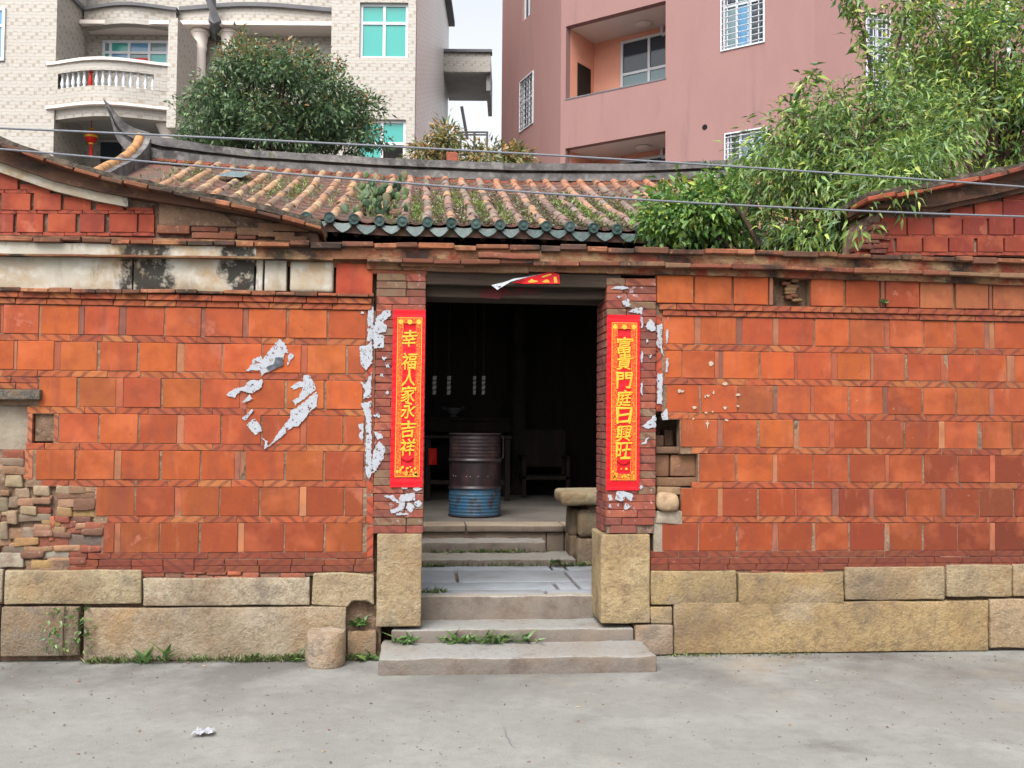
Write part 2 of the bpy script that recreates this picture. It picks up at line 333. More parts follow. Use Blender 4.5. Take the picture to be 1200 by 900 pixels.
mat('hall_floor', L(128, 122, 114, .8), layers=[dict(s=2.5, d=7, lo=.45, hi=.65, c=L(100, 94, 88))], bump=[dict(s=30, f=.2, dist=.004)])
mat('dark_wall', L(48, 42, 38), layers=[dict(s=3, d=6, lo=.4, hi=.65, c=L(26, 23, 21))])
mat('red_paper', L(214, 12, 30), rough=.55, layers=[dict(s=30, d=4, lo=.5, hi=.75, c=L(190, 10, 28), f=.5), dict(s=5, d=6, lo=.52, hi=.7, c=L(206, 40, 48), f=.5)], bump=[dict(s=9, d=5, f=.4, dist=.01), dict(s=30, d=3, sc=(1, 1, .3), f=.2, dist=.004), dict(tex='wave', s=6.3, dis=.6, dir='Z', f=.25, dist=.006)])
mat('gold_print', L(232, 178, 44), rough=.4, spec=.5, layers=[dict(s=90, d=3, lo=.5, hi=.7, c=L(222, 146, 28), f=.6)])
mat('gold_band', L(214, 118, 34), rough=.5, layers=[dict(tex='voro', s=95, lo=.32, hi=.42, c=L(224, 40, 30), f=.9), dict(s=120, d=3, lo=.5, hi=.6, c=L(226, 164, 58), f=.5)])
mat('torn_paper', L(190, 194, 202, .82), rough=.85, holes=dict(s=38, d=6, r=.7, lo=.56, hi=.62), layers=[dict(s=24, d=6, lo=.52, hi=.68, c=L(150, 150, 158), f=.4), dict(s=70, d=4, lo=.6, hi=.7, c=L(130, 100, 92), f=.7)], bump=[dict(s=30, d=6, f=.3, dist=.003)])
mat('grey_paper', L(78, 82, 90), rough=.85, layers=[dict(s=20, d=5, lo=.5, hi=.65, c=L(110, 114, 120))])
mat('chalk', L(196, 180, 164, .85), rough=.9, layers=[dict(s=60, d=4, lo=.5, hi=.65, c=L(190, 150, 120), f=.6)])
mat('drum_paint', L(46, 36, 40), rough=.42, spec=.5, metal=.25, layers=[
    dict(s=7, d=6, lo=.45, hi=.65, c=L(72, 52, 50)), dict(s=5, d=7, sc=(1, 1, .5), lo=.5, hi=.62, c=L(40, 34, 40), f=.8), dict(s=26, d=5, lo=.62, hi=.72, c=L(120, 112, 116), f=.5)], bump=[dict(s=18, d=6, f=.25, dist=.006)])
mat('drum_blue', L(44, 92, 126), rough=.5, spec=.5, layers=[dict(s=8, d=7, lo=.46, hi=.62, c=L(62, 88, 104)), dict(s=9, d=7, sc=(1, 1, .6), lo=.52, hi=.62, c=L(62, 46, 42), f=.9), dict(s=30, d=5, lo=.58, hi=.68, c=L(110, 120, 124), f=.5)], bump=[dict(s=18, d=6, f=.25, dist=.006)])
mat('cable', L(120, 124, 132), rough=.5)
mat('white_metal', L(232, 236, 242, .85), rough=.4, spec=.4)
mat('glass_green', L(60, 166, 158), rough=.12, spec=.5)
mat('glass_blue', L(96, 150, 190), rough=.12, spec=.5)
mat('glass_dark', L(52, 62, 72), rough=.08, spec=.6)
mat('glass_grey', L(120, 144, 150), rough=.12, spec=.5)
mat('dark_void', L(26, 24, 24), rough=.9)
mat('pink_wall', (.262, .15, .14, 1), rough=.85, layers=[dict(s=1.2, d=6, sc=(1, 1, .4), lo=.45, hi=.7, c=(.235, .128, .12, 1), f=.6), dict(s=26, d=3, sc=(1, 1, 4), lo=.45, hi=.65, c=(.225, .118, .112, 1), f=.4), dict(s=1.6, d=7, sc=(1, 1, .12), lo=.56, hi=.7, c=(.17, .1, .1, 1), f=.6)])
mat('salmon_wall', L(220, 156, 132, 1.25), rough=.85, layers=[dict(s=1.5, d=6, lo=.45, hi=.7, c=L(206, 138, 118, 1.25), f=.6)])
mat('pale_ceiling', L(226, 214, 206, 1.15), rough=.85)
mat('cement', L(186, 184, 182, .85), rough=.9, layers=[dict(s=2, d=6, sc=(1, 1, .4), lo=.45, hi=.7, c=L(158, 156, 156, .85), f=.6)])
mat('dark_cement', L(120, 120, 124), rough=.9, layers=[dict(s=2, d=6, lo=.45, hi=.7, c=L(96, 96, 100), f=.6)])
mat('red_lantern', L(196, 24, 18), rough=.5)
mat('gold', L(230, 170, 40), rough=.4)
mat('bark', L(96, 80, 66), rough=.9, layers=[dict(s=14, d=6, sc=(1, 1, .3), lo=.45, hi=.6, c=L(62, 52, 44))], bump=[dict(s=16, d=6, sc=(2, 2, .4), f=.7, dist=.02)])
mat('leaf', src='Col', rough=.36, spec=.5, trans=.28)
mat('cactus_skin', src='obj', rough=.55, spec=.3, layers=[dict(s=30, d=4, co='R', lo=.5, hi=.7, c=L(60, 88, 56), f=.6), dict(tex='voro', s=42, lo=.16, hi=.1, c=L(190, 180, 130), f=.6)])

def tile_wall(name, base, line, accent, s=1.0):   # glazed facing tiles, a diagonal run of darker ones
    m = bpy.data.materials.new(name); m.use_nodes = True; nt = m.node_tree; N = nt.nodes; K = nt.links.new; bs = N['Principled BSDF']
    bs.inputs['Roughness'].default_value = .45
    geo = N.new('ShaderNodeNewGeometry'); sx = N.new('ShaderNodeSeparateXYZ'); K(geo.outputs['Position'], sx.inputs[0])
    ad = N.new('ShaderNodeMath'); ad.operation = 'SUBTRACT'; K(sx.outputs[0], ad.inputs[0]); K(sx.outputs[1], ad.inputs[1])
    cb = N.new('ShaderNodeCombineXYZ'); K(ad.outputs[0], cb.inputs[0]); K(sx.outputs[2], cb.inputs[1])
    br = N.new('ShaderNodeTexBrick'); K(cb.outputs[0], br.inputs[0]); br.inputs['Scale'].default_value = 1; br.offset = .5
    br.inputs['Brick Width'].default_value = .24*s; br.inputs['Row Height'].default_value = .085*s; br.inputs['Mortar Size'].default_value = .008*s; br.inputs['Mortar Smooth'].default_value = .3
    br.inputs['Color1'].default_value = base; br.inputs['Color2'].default_value = tuple(x*.93 for x in base[:3])+(1,); br.inputs['Mortar'].default_value = line
    # the stepped diagonal: u*a + v*b folded, taken per row
    rowf = N.new('ShaderNodeMath'); rowf.operation = 'SNAP'; rowf.inputs[1].default_value = .085*s; K(sx.outputs[2], rowf.inputs[0])
    ma = N.new('ShaderNodeMath'); ma.operation = 'MULTIPLY_ADD'; K(rowf.outputs[0], ma.inputs[0]); ma.inputs[1].default_value = -1.41; K(ad.outputs[0], ma.inputs[2])
    fr = N.new('ShaderNodeMath'); fr.operation = 'PINGPONG'; fr.inputs[1].default_value = .17*s; K(ma.outputs[0], fr.inputs[0])
    lt = N.new('ShaderNodeMath'); lt.operation = 'LESS_THAN'; lt.inputs[1].default_value = .042*s; K(fr.outputs[0], lt.inputs[0])
    bd = N.new('ShaderNodeMath'); bd.operation = 'PINGPONG'; bd.inputs[1].default_value = .17*s; K(sx.outputs[2], bd.inputs[0])
    b2 = N.new('ShaderNodeMath'); b2.operation = 'LESS_THAN'; b2.inputs[1].default_value = .11*s; K(bd.outputs[0], b2.inputs[0])
    mm = N.new('ShaderNodeMath'); mm.operation = 'MULTIPLY'; K(lt.outputs[0], mm.inputs[0]); K(b2.outputs[0], mm.inputs[1])
    mx = N.new('ShaderNodeMix'); mx.data_type = 'RGBA'; K(mm.outputs[0], mx.inputs[0]); K(br.outputs[0], mx.inputs[6]); mx.inputs[7].default_value = accent
    K(mx.outputs[2], bs.inputs['Base Color']); MAT[name] = m
tile_wall('cream_tiles', (.365, .338, .302, 1), (.275, .25, .22, 1), (.262, .222, .178, 1))
tile_wall('beige_tiles', (.74, .68, .64, 1), (.52, .46, .42, 1), (.5, .43, .39, 1))
# ------------------------------------------------------------------ ground
g = MB(); g.grid([[(-400, -400, 0), (400, -400, 0)], [(-400, 600, 0), (400, 600, 0)]])
road = tag(g.build('road', 'concrete'), kind='structure')

# ------------------------------------------------------------------ the old house
house = thing('brick_house', 'old single-storey red brick house with tiled roof and open doorway', 'house', (0, 1, 0))

# levels of the seven big courses (top, bottom)
ZT = [2.316, 2.079, 1.843, 1.605, 1.368, 1.130, .893]
ZB = [2.124, 1.888, 1.650, 1.413, 1.175, .938, .700]
X0, X1 = -4.7, 5.0                       # the wall goes on past the picture

def proto(dx, dy, dz, bev, seed, j=.0015):
    random.seed(seed); me = bpy.data.meshes.new('brick'); bm = bmesh.new(); bmesh.ops.create_cube(bm, size=1)
    for v in bm.verts: v.co = Vector((v.co.x*dx+U(-j, j), v.co.y*dy, v.co.z*dz+U(-j, j)))
    bmesh.ops.bevel(bm, geom=list(bm.edges), offset=bev, segments=1, affect='EDGES')
    for v in bm.verts: v.co += Vector((U(-1, 1), U(-1, 1), U(-1, 1)))*bev*.35
    bm.to_mesh(me); bm.free(); return me
def protos(dx, dy, dz, bev, m, n=5):
    r = [proto(dx, dy, dz, bev, 100+i) for i in range(n)]
    for q in r: q.materials.append(MAT[m])
    return r
BIG = protos(.255, .09, .192, .0035, 'terracotta')
THA = protos(.21, .09, .043, .003, 'striped_a', 3)
THB = protos(.21, .09, .043, .003, 'striped_b', 3)
PIL = protos(.16, .12, .048, .004, 'pillar_brick')
CTL = protos(.24, .2, .03, .005, 'cornice_tile')
random.seed(5)

def put(pr, d, name, x0, x1, y0, z0, z1, parent, color, rz=.006, dep=None):
    dep = dep or d[1]; gp = .0014
    x0, x1, z0, z1 = min(x0, x1)+gp, max(x0, x1)-gp, min(z0, z1)+gp*.8, max(z0, z1)-gp*.8
    return place(random.choice(pr), name, ((x0+x1)/2, y0+dep/2, (z0+z1)/2), ((x1-x0)/d[0], dep/d[1], (z1-z0)/d[2]), parent, color,
                 (U(-.01, .01), U(-rz, rz), U(-.008, .008)))
DB, DT, DP, DC = (.255, .09, .192), (.21, .09, .043), (.16, .12, .048), (.24, .2, .03)

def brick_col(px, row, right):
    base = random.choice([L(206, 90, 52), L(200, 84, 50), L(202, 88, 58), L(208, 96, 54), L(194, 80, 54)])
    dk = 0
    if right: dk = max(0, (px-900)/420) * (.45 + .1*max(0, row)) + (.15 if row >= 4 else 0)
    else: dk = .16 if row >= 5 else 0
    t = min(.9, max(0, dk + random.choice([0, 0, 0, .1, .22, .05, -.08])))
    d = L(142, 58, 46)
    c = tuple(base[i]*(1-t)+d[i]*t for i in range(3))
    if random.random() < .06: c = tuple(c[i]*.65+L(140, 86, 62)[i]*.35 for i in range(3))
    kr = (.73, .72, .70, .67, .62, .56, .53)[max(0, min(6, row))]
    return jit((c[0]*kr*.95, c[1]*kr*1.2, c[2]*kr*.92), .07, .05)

LR = [
 [(-80, -46), (-44, 1), (3.7, 46), (48.7, 93), (98.7, 140), (147.5, 192.5), (193.7, 236), (240.5, 285), (291, 336), (338.7, 383.7), (385, 429.5)],
 [(-74, -30), (-28, 16.7), (20, 63.7), (70.7, 114.5), (116.7, 161), (163, 207.5), (215.5, 260), (261, 307), (308, 353), (360, 406), (407.5, 428)],
 [(46, 90.5), (92, 136), (144.5, 189), (190.5, 235), (236, 281), (289, 333.7), (336, 380), (381.5, 425)],
 [(69.5, 115.5), (117, 162), (163, 207.5), (215.5, 259), (260, 306), (307, 352), (359, 402), (403, 427)],
 [(42, 88), (89.5, 134), (142, 187), (189, 234.5), (235.5, 275), (287.5, 333), (335, 379), (380.5, 426)],
 [(112, 158), (159, 205), (212.5, 257), (258, 304), (305, 351), (359, 403), (404, 425)],
 [(121, 134), (141, 187), (187.5, 233), (235, 279), (286, 332.5), (334, 379.5), (381, 425)]]
RR = [
 [(777, 814), (821, 863), (869.5, 906), (912.5, 953), (955, 995), (996, 1037), (1042, 1082), (1083, 1119), (1120, 1154), (1165, 1203)],
 [(779, 799), (799.5, 837.5), (847.5, 889.5), (891, 931), (934, 975), (981, 1020), (1024, 1061), (1063, 1102.5), (1111, 1147), (1147.5, 1180), (1189, 1226)],
 [(781, 819.5), (821, 864), (865, 906), (911, 950), (954, 994), (995, 1034.5), (1040.5, 1080), (1082, 1120), (1121, 1159), (1165, 1203)],
 [(797.5, 840.5), (847, 888), (890, 930), (937, 972), (978, 1016), (1020, 1059), (1061, 1100), (1107, 1146), (1151, 1185), (1186, 1224)],
 [(819.5, 862), (863, 906), (911, 952.5), (953, 994.5), (996, 1037.5), (1042, 1081), (1083, 1122), (1123, 1160), (1166, 1204)],
 [(798, 841), (847, 887.5), (889, 931), (933.5, 975), (983, 1019), (1024, 1062), (1063, 1103), (1108, 1147.5), (1148, 1187.5), (1189, 1227)],
 [(776, 818), (819, 863), (864, 906), (911.5, 952), (955, 994.5), (996, 1037), (1042.5, 1081), (1082.5, 1122), (1122.5, 1160), (1166, 1204)]]

mL, mR = MB(), MB()                       # the lime and mud behind the bricks
for i in range(7):
    z0 = ZB[i]-.047; z1 = ZT[i]+.002
    s = XZ([-400, -400, 34, 62, 30, 110, 118][i], z0) if i > 1 else X0
    mL.box(s, XZ(438, 1.4), .0035, .10, z0, z1)
    s = XZ([772, 772, 776, 797, 818, 798, 768][i], z0)
    mR.box(s, X1, .0035, .10, z0, z1)
mL.box(XZ(30, .6), XZ(438, .6), .007, .1, .545, .651); mR.box(XZ(764, .6), X1, .007, .1, .545, .651)
mL.box(X0, XZ(438, 2.3), .012, .1, 2.3185, 2.43); mR.box(XZ(768, 2.3), X1, .012, .1, 2.3185, 2.402); mR.box(XZ(768, 2.5), XZ(905.5, 2.5), .012, .1, 2.403, 2.62); mR.box(XZ(950, 2.5), X1, .012, .1, 2.403, 2.62)
mL.box(X0, XZ(446, 1.4), .1005, .36, .32, 2.74)
mL.box(X0, XZ(112, .8), .028, .1, .54, 1.37); mL.box(X0, XZ(46, 1.8), .012, .1, 1.66, 1.85)
xh = XZ(822, 1.4)
mR.box(xh, X1, .1005, .36, .32, 2.74); mR.box(XZ(760, 1.4), xh, .1005, .36, .32, 1.17); mR.box(XZ(760, 1.4), xh, .1005, .36, 1.64, 2.74); mR.box(XZ(760, 1.4), xh, .3, .36, 1.17, 1.64)
wallL = mL.build('wall', 'mud', house, label='red brick wall beside the rubble patch'); wallR = mR.build('wall', 'mud', house, label='red brick wall with a hole beside the doorway')

def fill_row(px_rows, i, parent, right):
    z0, z1 = ZB[i], ZT[i]; zm = (z0+z1)/2; last = None
    row = list(px_rows)
    for a, b in row:
        xa, xb = XZ(a, zm), XZ(b, zm)
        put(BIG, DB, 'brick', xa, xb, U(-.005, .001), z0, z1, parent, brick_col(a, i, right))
        if last is not None and xa-last > .013:
            n = 2 if xa-last > .05 else 1
            for k in range(n):
                put(BIG, DB, 'narrow_brick', last+(xa-last)*k/n-.001, last+(xa-last)*(k+1)/n+.001, U(-.002, .004), z0, z1, parent,
                    jit(random.choice([L(150, 100, 76), L(164, 112, 80), L(128, 84, 72), L(156, 84, 60)]), .12))
        last = xb
    if right:
        while last < X1-.3:
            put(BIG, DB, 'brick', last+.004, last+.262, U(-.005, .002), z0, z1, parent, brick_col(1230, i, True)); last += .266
    elif i < 2:
        x = XZ(row[0][0], zm)
        while x > X0+.3:
            put(BIG, DB, 'brick', x-.262, x-.004, U(-.005, .002), z0, z1, parent, brick_col(0, i, False)); x -= .266
for i in range(7):
    fill_row(LR[i], i, wallL, False); fill_row(RR[i], i, wallR, True)

def strip(x, xe, z0, z1, parent, right, y=.0, dark=0, lean=1):
    x += U(-.08, 0)*0
    first = True
    while x < xe-.02:
        l = min(U(.195, .225) if not first else U(.1, .22), xe-x); first = False
        if xe-x-l < .05: l = xe-x
        c = random.choice([L(196, 92, 62), L(190, 84, 58), L(178, 80, 60), L(200, 104, 70)])
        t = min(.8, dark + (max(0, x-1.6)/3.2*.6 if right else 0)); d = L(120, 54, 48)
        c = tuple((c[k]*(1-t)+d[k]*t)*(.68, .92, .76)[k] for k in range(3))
        put(THA if random.random() < .5 else THB, DT, 'thin_brick', x, x+l, y+U(-.003, .002), z0, z1, parent, jit(c, .1, .05)); x += l
SL = [-400, -400, 31, 30, 48, 125]
SR = [776, 776, 776, 810, 811, 799]
for i in range(6):
    z1, z0 = ZB[i], ZT[i+1]
    strip(X0 if i < 2 else XZ(SL[i], z0), XZ(429, z0), z0, z1, wallL, False, .001)
    strip(XZ(SR[i], z0), X1, z0, z1, wallR, True, .001)
for k, (a, z1) in enumerate(((103, .70), (85, .655), (80, .612))):
    strip(XZ(a, z1), XZ(438 if k else 430, z1), z1-.043, z1, wallL, False, .0-.004*k, .6+.1*k)
    strip(XZ(762, z1), X1, z1-.043, z1, wallR, True, .0-.004*k, .62+.1*k)
# thin courses over the first big course
for k, (z0, z1) in enumerate(((2.319, 2.357), (2.359, 2.398))):
    strip(X0, XZ(436, z0), z0, z1, wallL, False, -.012-.015*k, .1); strip(XZ(776 - 4*k, z0), X1, z0, z1, wallR, True, -.012-.012*k, .12)
# upright thin bricks at the door side
for px, zs, par in ((433.5, (.66, 2.32), wallL), (772.5, (1.66, 2.32), wallR)):
    z = zs[0]
    while z < zs[1]-.03:
        h = min(U(.17, .22), zs[1]-z); x = XZ(px, z)
        o = put(THA if random.random() < .5 else THB, DT, 'thin_brick', x-.024, x+.022, .002, z, z+h, par, jit(L(186, 86, 60, .8), .1)); z += h
for px, a, b in ((36, ZB[4], ZT[4]), (31, ZB[4], ZT[4]), (66, ZB[3], ZT[3]), (61, .78, .935), (35.5, ZB[3], ZT[3])):
    x = XZ(px, b); put(THA, DT, 'thin_brick', x-.016, x+.016, .0, a, b, wallL, jit(L(180, 110, 80, .8), .1))

# row of big square tiles under the right cornice, one of them gone
ZQ = (2.405, 2.602)
for a, b in [(769, 812.5), (814, 857.5), (859, 900), (901, 905.5), (950, 989), (991, 1030.5), (1031.5, 1036), (1037, 1077), (1078, 1117), (1119, 1157.5), (1158.5, 1162), (1163, 1203), (1204, 1244), (1245, 1284), (1285, 1322), (1323, 1360), (1361, 1398)]:
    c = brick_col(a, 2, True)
    if b-a < 10: c = jit(L(140, 92, 72), .1)
    if 1070 < a < 1165 and b-a > 10: c = tuple(c[k]*.6+L(164, 120, 88, .8)[k]*.4 for k in range(3))+(1,)
    put(BIG, DB, 'brick', XZ(a, 2.5), XZ(b, 2.5), U(-.012, -.004), *ZQ, wallR, c)
for k in range(9):                         # the fill showing in the gap
    a, b = 907+U(0, 26), U(8, 16); z = 2.43+.02*k+U(0, .01)
    rblock('stone', XZ(a, z), XZ(a+b, z), .03, .1, z, z+U(.02, .035), 'rubble', wallR, r=.01, amp=.008, n=(0, 0, 0), color=jit(random.choice([L(150, 120, 86, .8), L(134, 84, 62, .8)]), .15))

# rubble patch at the far left: (x0,y0,x1,y1) read at four times size from (0,520)
RUB = [(20, 35, 110, 68, 'r'), (15, 72, 110, 105, 'g'), (18, 110, 108, 142, 'o'), (30, 155, 98, 200, 't'), (70, 210, 130, 250, 't'), (0, 225, 32, 245, 'o'), (0, 255, 35, 315, 'g'),
 (165, 205, 225, 245, 't'), (80, 265, 150, 292, 'o'), (155, 262, 232, 282, 'o'), (98, 295, 168, 332, 't'), (170, 300, 235, 322, 'r'), (85, 335, 235, 362, 'g'), (190, 247, 235, 262, 'o'),
 (268, 200, 325, 230, 't'), (328, 200, 398, 230, 'o'), (402, 200, 443, 222, 'o'), (268, 234, 440, 255, 'b'), (270, 262, 342, 297, 'o'), (348, 258, 443, 307, 'b'), (270, 302, 332, 340, 'y'), (345, 310, 443, 340, 'y'),
 (262, 343, 318, 366, 'r'), (322, 345, 415, 368, 'b'), (200, 360, 278, 388, 'y'), (285, 368, 352, 392, 'r'), (356, 373, 405, 396, 'o'), (408, 373, 482, 398, 'r'), (168, 384, 238, 412, 'o'), (240, 392, 300, 415, 'o'), (305, 396, 388, 424, 'r'), (392, 400, 482, 425, 'b'),
 (35, 398, 103, 440, 'o'), (108, 400, 160, 438, 'g'), (165, 413, 245, 434, 'o'), (248, 418, 322, 434, 'b'), (68, 445, 174, 476, 'y'), (178, 438, 320, 482, 'r'), (324, 430, 480, 476, 'k'),
 (0, 375, 30, 445, 'g'), (0, 450, 40, 480, 'o'), (20, 486, 112, 515, 'k'), (115, 484, 238, 503, 'o'), (250, 482, 370, 503, 'o'), (376, 480, 470, 502, 'r'), (104, 508, 196, 533, 'b'), (200, 506, 322, 536, 'w'), (328, 506, 405, 530, 'r'),
 (0, 518, 102, 580, 'w'), (220, 540, 330, 563, 'o'), (150, 545, 240, 585, 'y'), (245, 566, 330, 590, 'b'), (330, 534, 402, 560, 'r'), (108, 552, 150, 575, 't'), (0, 330, 60, 370, 'b'), (0, 318, 40, 335, 't'),
 (330, 575, 420, 600, 'b'), (0, 588, 40, 622, 'o'), (0, 626, 20, 690, 'r'), (0, 692, 18, 745, 'o'), (45, 470, 66, 484, 'o'), (472, 482, 508, 500, 'w'), (40, 250, 78, 300, 'g'), (36, 318, 76, 368, 't'),
 (-90, 330, -6, 375, 'o'), (-100, 380, -6, 430, 'g'), (-95, 435, -8, 480, 'b'), (-100, 485, -8, 520, 'r'), (-110, 525, -8, 580, 'w'), (-100, 250, -8, 320, 't')]
RC = dict(r=L(160, 92, 72, .8), g=L(164, 146, 124, .8), o=L(180, 138, 108, .8), t=L(190, 166, 134, .8), b=L(144, 104, 86, .8), y=L(196, 156, 108, .8), k=L(130, 118, 104, .8), w=L(188, 178, 160, .8))
for a, b, c, d, k in RUB:
    p, q = P(a/4, 520+d/4), P(c/4, 520+b/4)
    rblock('stone', p.x-.009, q.x+.009, U(-.012, .016), .11, p.z-.007, q.z+.007, 'rubble', wallL, r=.011, amp=.013, fr=9, n=(1, 0, 0), color=jit(tuple(x*.8 for x in RC[k][:3])+(1,), .14, .06))
# small bricks wedged on the plinth, left and right
for a, b, c, d in [(660, 592, 770, 627), (774, 600, 855, 630), (862, 612, 922, 640), (866, 594, 962, 610), (925, 617, 1000, 645), (968, 595, 1063, 618), (1003, 620, 1076, 646), (1066, 596, 1130, 618), (1078, 620, 1140, 648), (1140, 602, 1200, 640), (498, 590, 550, 606)]:
    p, q = P(a/4, 520+d/4), P(c/4, 520+b/4)
    rblock('stone', p.x, q.x, U(-.012, .004), .1, p.z, q.z, 'rubble', wallL, r=.008, amp=.005, n=(0, 0, 0), color=jit(random.choice([RC['r'], RC['b'], L(176, 96, 66, .8)]), .12))
for a, b, c, d in [(0, 380, 75, 408), (68, 355, 130, 380), (80, 382, 138, 408), (140, 362, 214, 400), (218, 370, 312, 400), (316, 365, 430, 395)]:
    p, q = P(250+a/4, 580+d/4), P(250+c/4, 580+b/4)
    rblock('stone', p.x, q.x, U(-.012, .004), .1, p.z, q.z, 'rubble', wallL, r=.008, amp=.005, n=(0, 0, 0), color=jit(random.choice([RC['r'], RC['b'], L(186, 112, 66, .8)]), .12))
for a, b, c, d in [(800, 750, 880, 770), (955, 748, 1050, 775), (1050, 745, 1140, 770), (890, 755, 950, 772)]:
    p, q = P(680+a/4, 480+d/4), P(680+c/4, 480+b/4)
    rblock('stone', p.x, q.x, U(-.012, .0), .1, p.z, q.z, 'rubble', wallR, r=.008, amp=.005, n=(0, 0, 0), color=jit(RC['r'], .12))
# slate ledge and the plastered niche under it
p, q = P(-60, 468), P(50, 457)
rblock('ledge', p.x, q.x, -.05, .1, p.z, q.z, 'granite', house, r=.008, amp=.004, color=L(96, 94, 92, .7))
m = MB(); p, q = P(-90, 532), P(33, 469); m.box(p.x, q.x, .05, .1, p.z, q.z)
m.build('niche_plaster', 'grey_plaster', house, bevel=.004)
p, q = P(39, 517), P(63, 485); m = MB(); m.box(p.x, q.x, .028, .1, p.z, q.z); m.build('niche_plaster', 'mud', house)
strip(P(-90, 452).x, P(45, 452).x, P(0, 456).z, P(0, 449).z, wallL, False, -.004, .1); strip(P(-90, 445).x, P(45, 445).x, P(0, 448.6).z, P(0, 442).z, wallL, False, -.002, .1)
# the broken corner by the right pillar: old fill, a shelf of bricks and a loose cobble
p, q = P(768, 545), P(822, 530)
for a, b, c, d, co, y in [(770, 560, 822, 570, L(128, 96, 70, .8), .03), (770, 533, 787, 559, L(140, 100, 74, .8), .07), (788, 533, 818, 559, L(150, 108, 80, .8), .06), (770, 524, 812, 532, L(118, 92, 72, .8), .04), (771, 571, 800, 580, L(168, 140, 106, .8), .02), (772, 511, 783, 524, L(110, 84, 64, .7), .12), (785, 504, 796, 523, L(90, 70, 54, .7), .16)]:
    p, q = P(a, d), P(c, b); rblock('stone', p.x, q.x, y, .3, p.z, q.z, 'rubble', wallR, r=.008, amp=.006, n=(1, 0, 0), color=co)
p, q = P(768, 600), P(796, 577); rblock('stone', p.x, q.x, -.05, .09, p.z, q.z, 'rubble', wallR, r=.05, amp=.012, n=(1, 1, 1), color=L(196, 168, 134, .8))
p, q = P(766, 648), P(776, 600); m = MB(); m.box(p.x, q.x+.02, .002, .1, p.z, q.z); m.build('patch', 'grey_plaster', wallR, bevel=.004)
p, q = P(768, 614), P(800, 598); rblock('patch', p.x, q.x, -.006, .1, p.z, q.z, 'grey_plaster', wallR, r=.01, amp=.012, n=(3, 1, 1))

# ------------------------------------------------------------------ plinth of granite blocks
m = MB(); m.box(X0, XZ(446, .2), .05, .36, -.05, .56); m.box(XZ(755, .2), X1, .05, .36, -.05, .54)
plinth = m.build('plinth', 'mud', house)
def blk(a, b, c, d, co, y0=-.03, r=.009, amp=.007, par=plinth, m='granite', n=(5, 1, 2), name='plinth_stone', y1=.2):
    p, q = P(a, d, y0), P(c, b, y0)
    return rblock(name, p.x, q.x, y0, y1, p.z, q.z, m, par, r=r, amp=amp, n=n, color=jit(co, .05, .02))
T1, T2, T3, DK = L(190, 172, 140, .7), L(184, 170, 148, .7), L(190, 164, 118, .7), L(112, 104, 98, .6)
blk(-120, 667, 3, 707, T2); blk(4.5, 668, 166, 708.5, T1); blk(167, 677, 362.5, 710.5, L(194, 182, 158, .8))
# the block with the drain notch
pl = [P(365, 709, -.03), P(367, 672, -.03), P(400, 671, -.03), P(438, 674, -.03), P(438, 709.5, -.03), P(430, 704.5, -.03), P(413, 704.5, -.03), P(407, 712, -.03)]
m = MB(); m.prism([(v.x, v.z) for v in pl], -.03, .2); m.build('plinth_stone', 'granite', plinth, bevel=.008, color=T1)
blk(-140, 711, -1, 772, DK); blk(0, 711, 93, 770, L(134, 122, 108, .8)); blk(97, 711, 405.5, 775, T2, n=(9, 1, 3))
blk(407, 740, 441, 776, L(150, 128, 104, .8), y0=-.02); p, q = P(410, 742, .1), P(438, 712, .1); rblock('plinth_stone', p.x, q.x, .1, .3, p.z, q.z, 'granite', plinth, r=.04, amp=.02, color=L(150, 138, 112, .8))
blk(763, 669, 863, 709, T3); blk(866, 671, 989, 708.5, T3); blk(991, 664.5, 1107, 703.5, T1); blk(1110, 662, 1186, 700, T1); blk(1188, 661, 1260, 699, T1); blk(1263, 660, 1340, 697, T1)
blk(763, 711.5, 788, 731, T3, n=(1, 1, 1)); blk(790, 704, 1158, 767, T3, n=(11, 1, 3)); blk(1161, 702, 1240, 760, L(176, 156, 126, .8)); blk(1243, 700, 1340, 757, T1); blk(1342, 697, 1425, 754, T1); blk(1343, 659, 1425, 695, T2); blk(-245, 666, -123, 706, T1); blk(-255, 711, -143, 774, T2)
blk(745, 733, 789, 768, L(160, 140, 122, .8), y0=-.05, n=(1, 1, 1))

# ------------------------------------------------------------------ door pillars
def pillar(pa, pb, inner, left):
    zt, zb = P(470, 321).z, P(470, 625).z
    xa, xb = XZ(pa, 1.4), XZ(pb, 1.4)
    core = MB(); core.box(xa+.012, xb-.012, -.005, .36, zb, zt)
    pil = core.build('door_pillar', 'mortar', house)
    n = 33; h = (zt-zb)/n
    for i in range(n):
        z0 = zb+h*i; cut = xa+(xb-xa)*(random.choice([.36, .62]) + U(-.05, .05)); cols = [(xa, cut), (cut, xb)]
        if left is False and i == 0: cols = [(xa+.03, xb-.13)]
        if left is False and i == 1: cols = [(xa, cut), (cut, xb-.01)]
        for a, b in cols:
            c = random.choice([L(176, 92, 76), L(164, 82, 70), L(186, 100, 78), L(150, 84, 74), L(150, 112, 92)])
            put(PIL, DP, 'brick', a, b, -.022+U(-.003, .003), z0, z0+h, pil, jit((c[0]*.66, c[1]*.78, c[2]*.72, 1), .1, .04))
        # the reveal inside the doorway
        y = .099
        cutd = .1+U(.08, .16)
        xs = (xb-.11, xb+.002) if left else (xa-.002, xa+.11)
        for ya, yb in ((.1, cutd), (cutd, .36)):
            o = place(random.choice(PIL), 'brick', ((xs[0]+xs[1])/2, (ya+yb)/2, z0+h/2), (.11/.16, (yb-ya-.006)/.12, (h-.004)/.048), pil,
                      jit(L(150, 84, 74, .8), .12, .04), (0, 0, 0))
    return pil, xa, xb, zb, zt
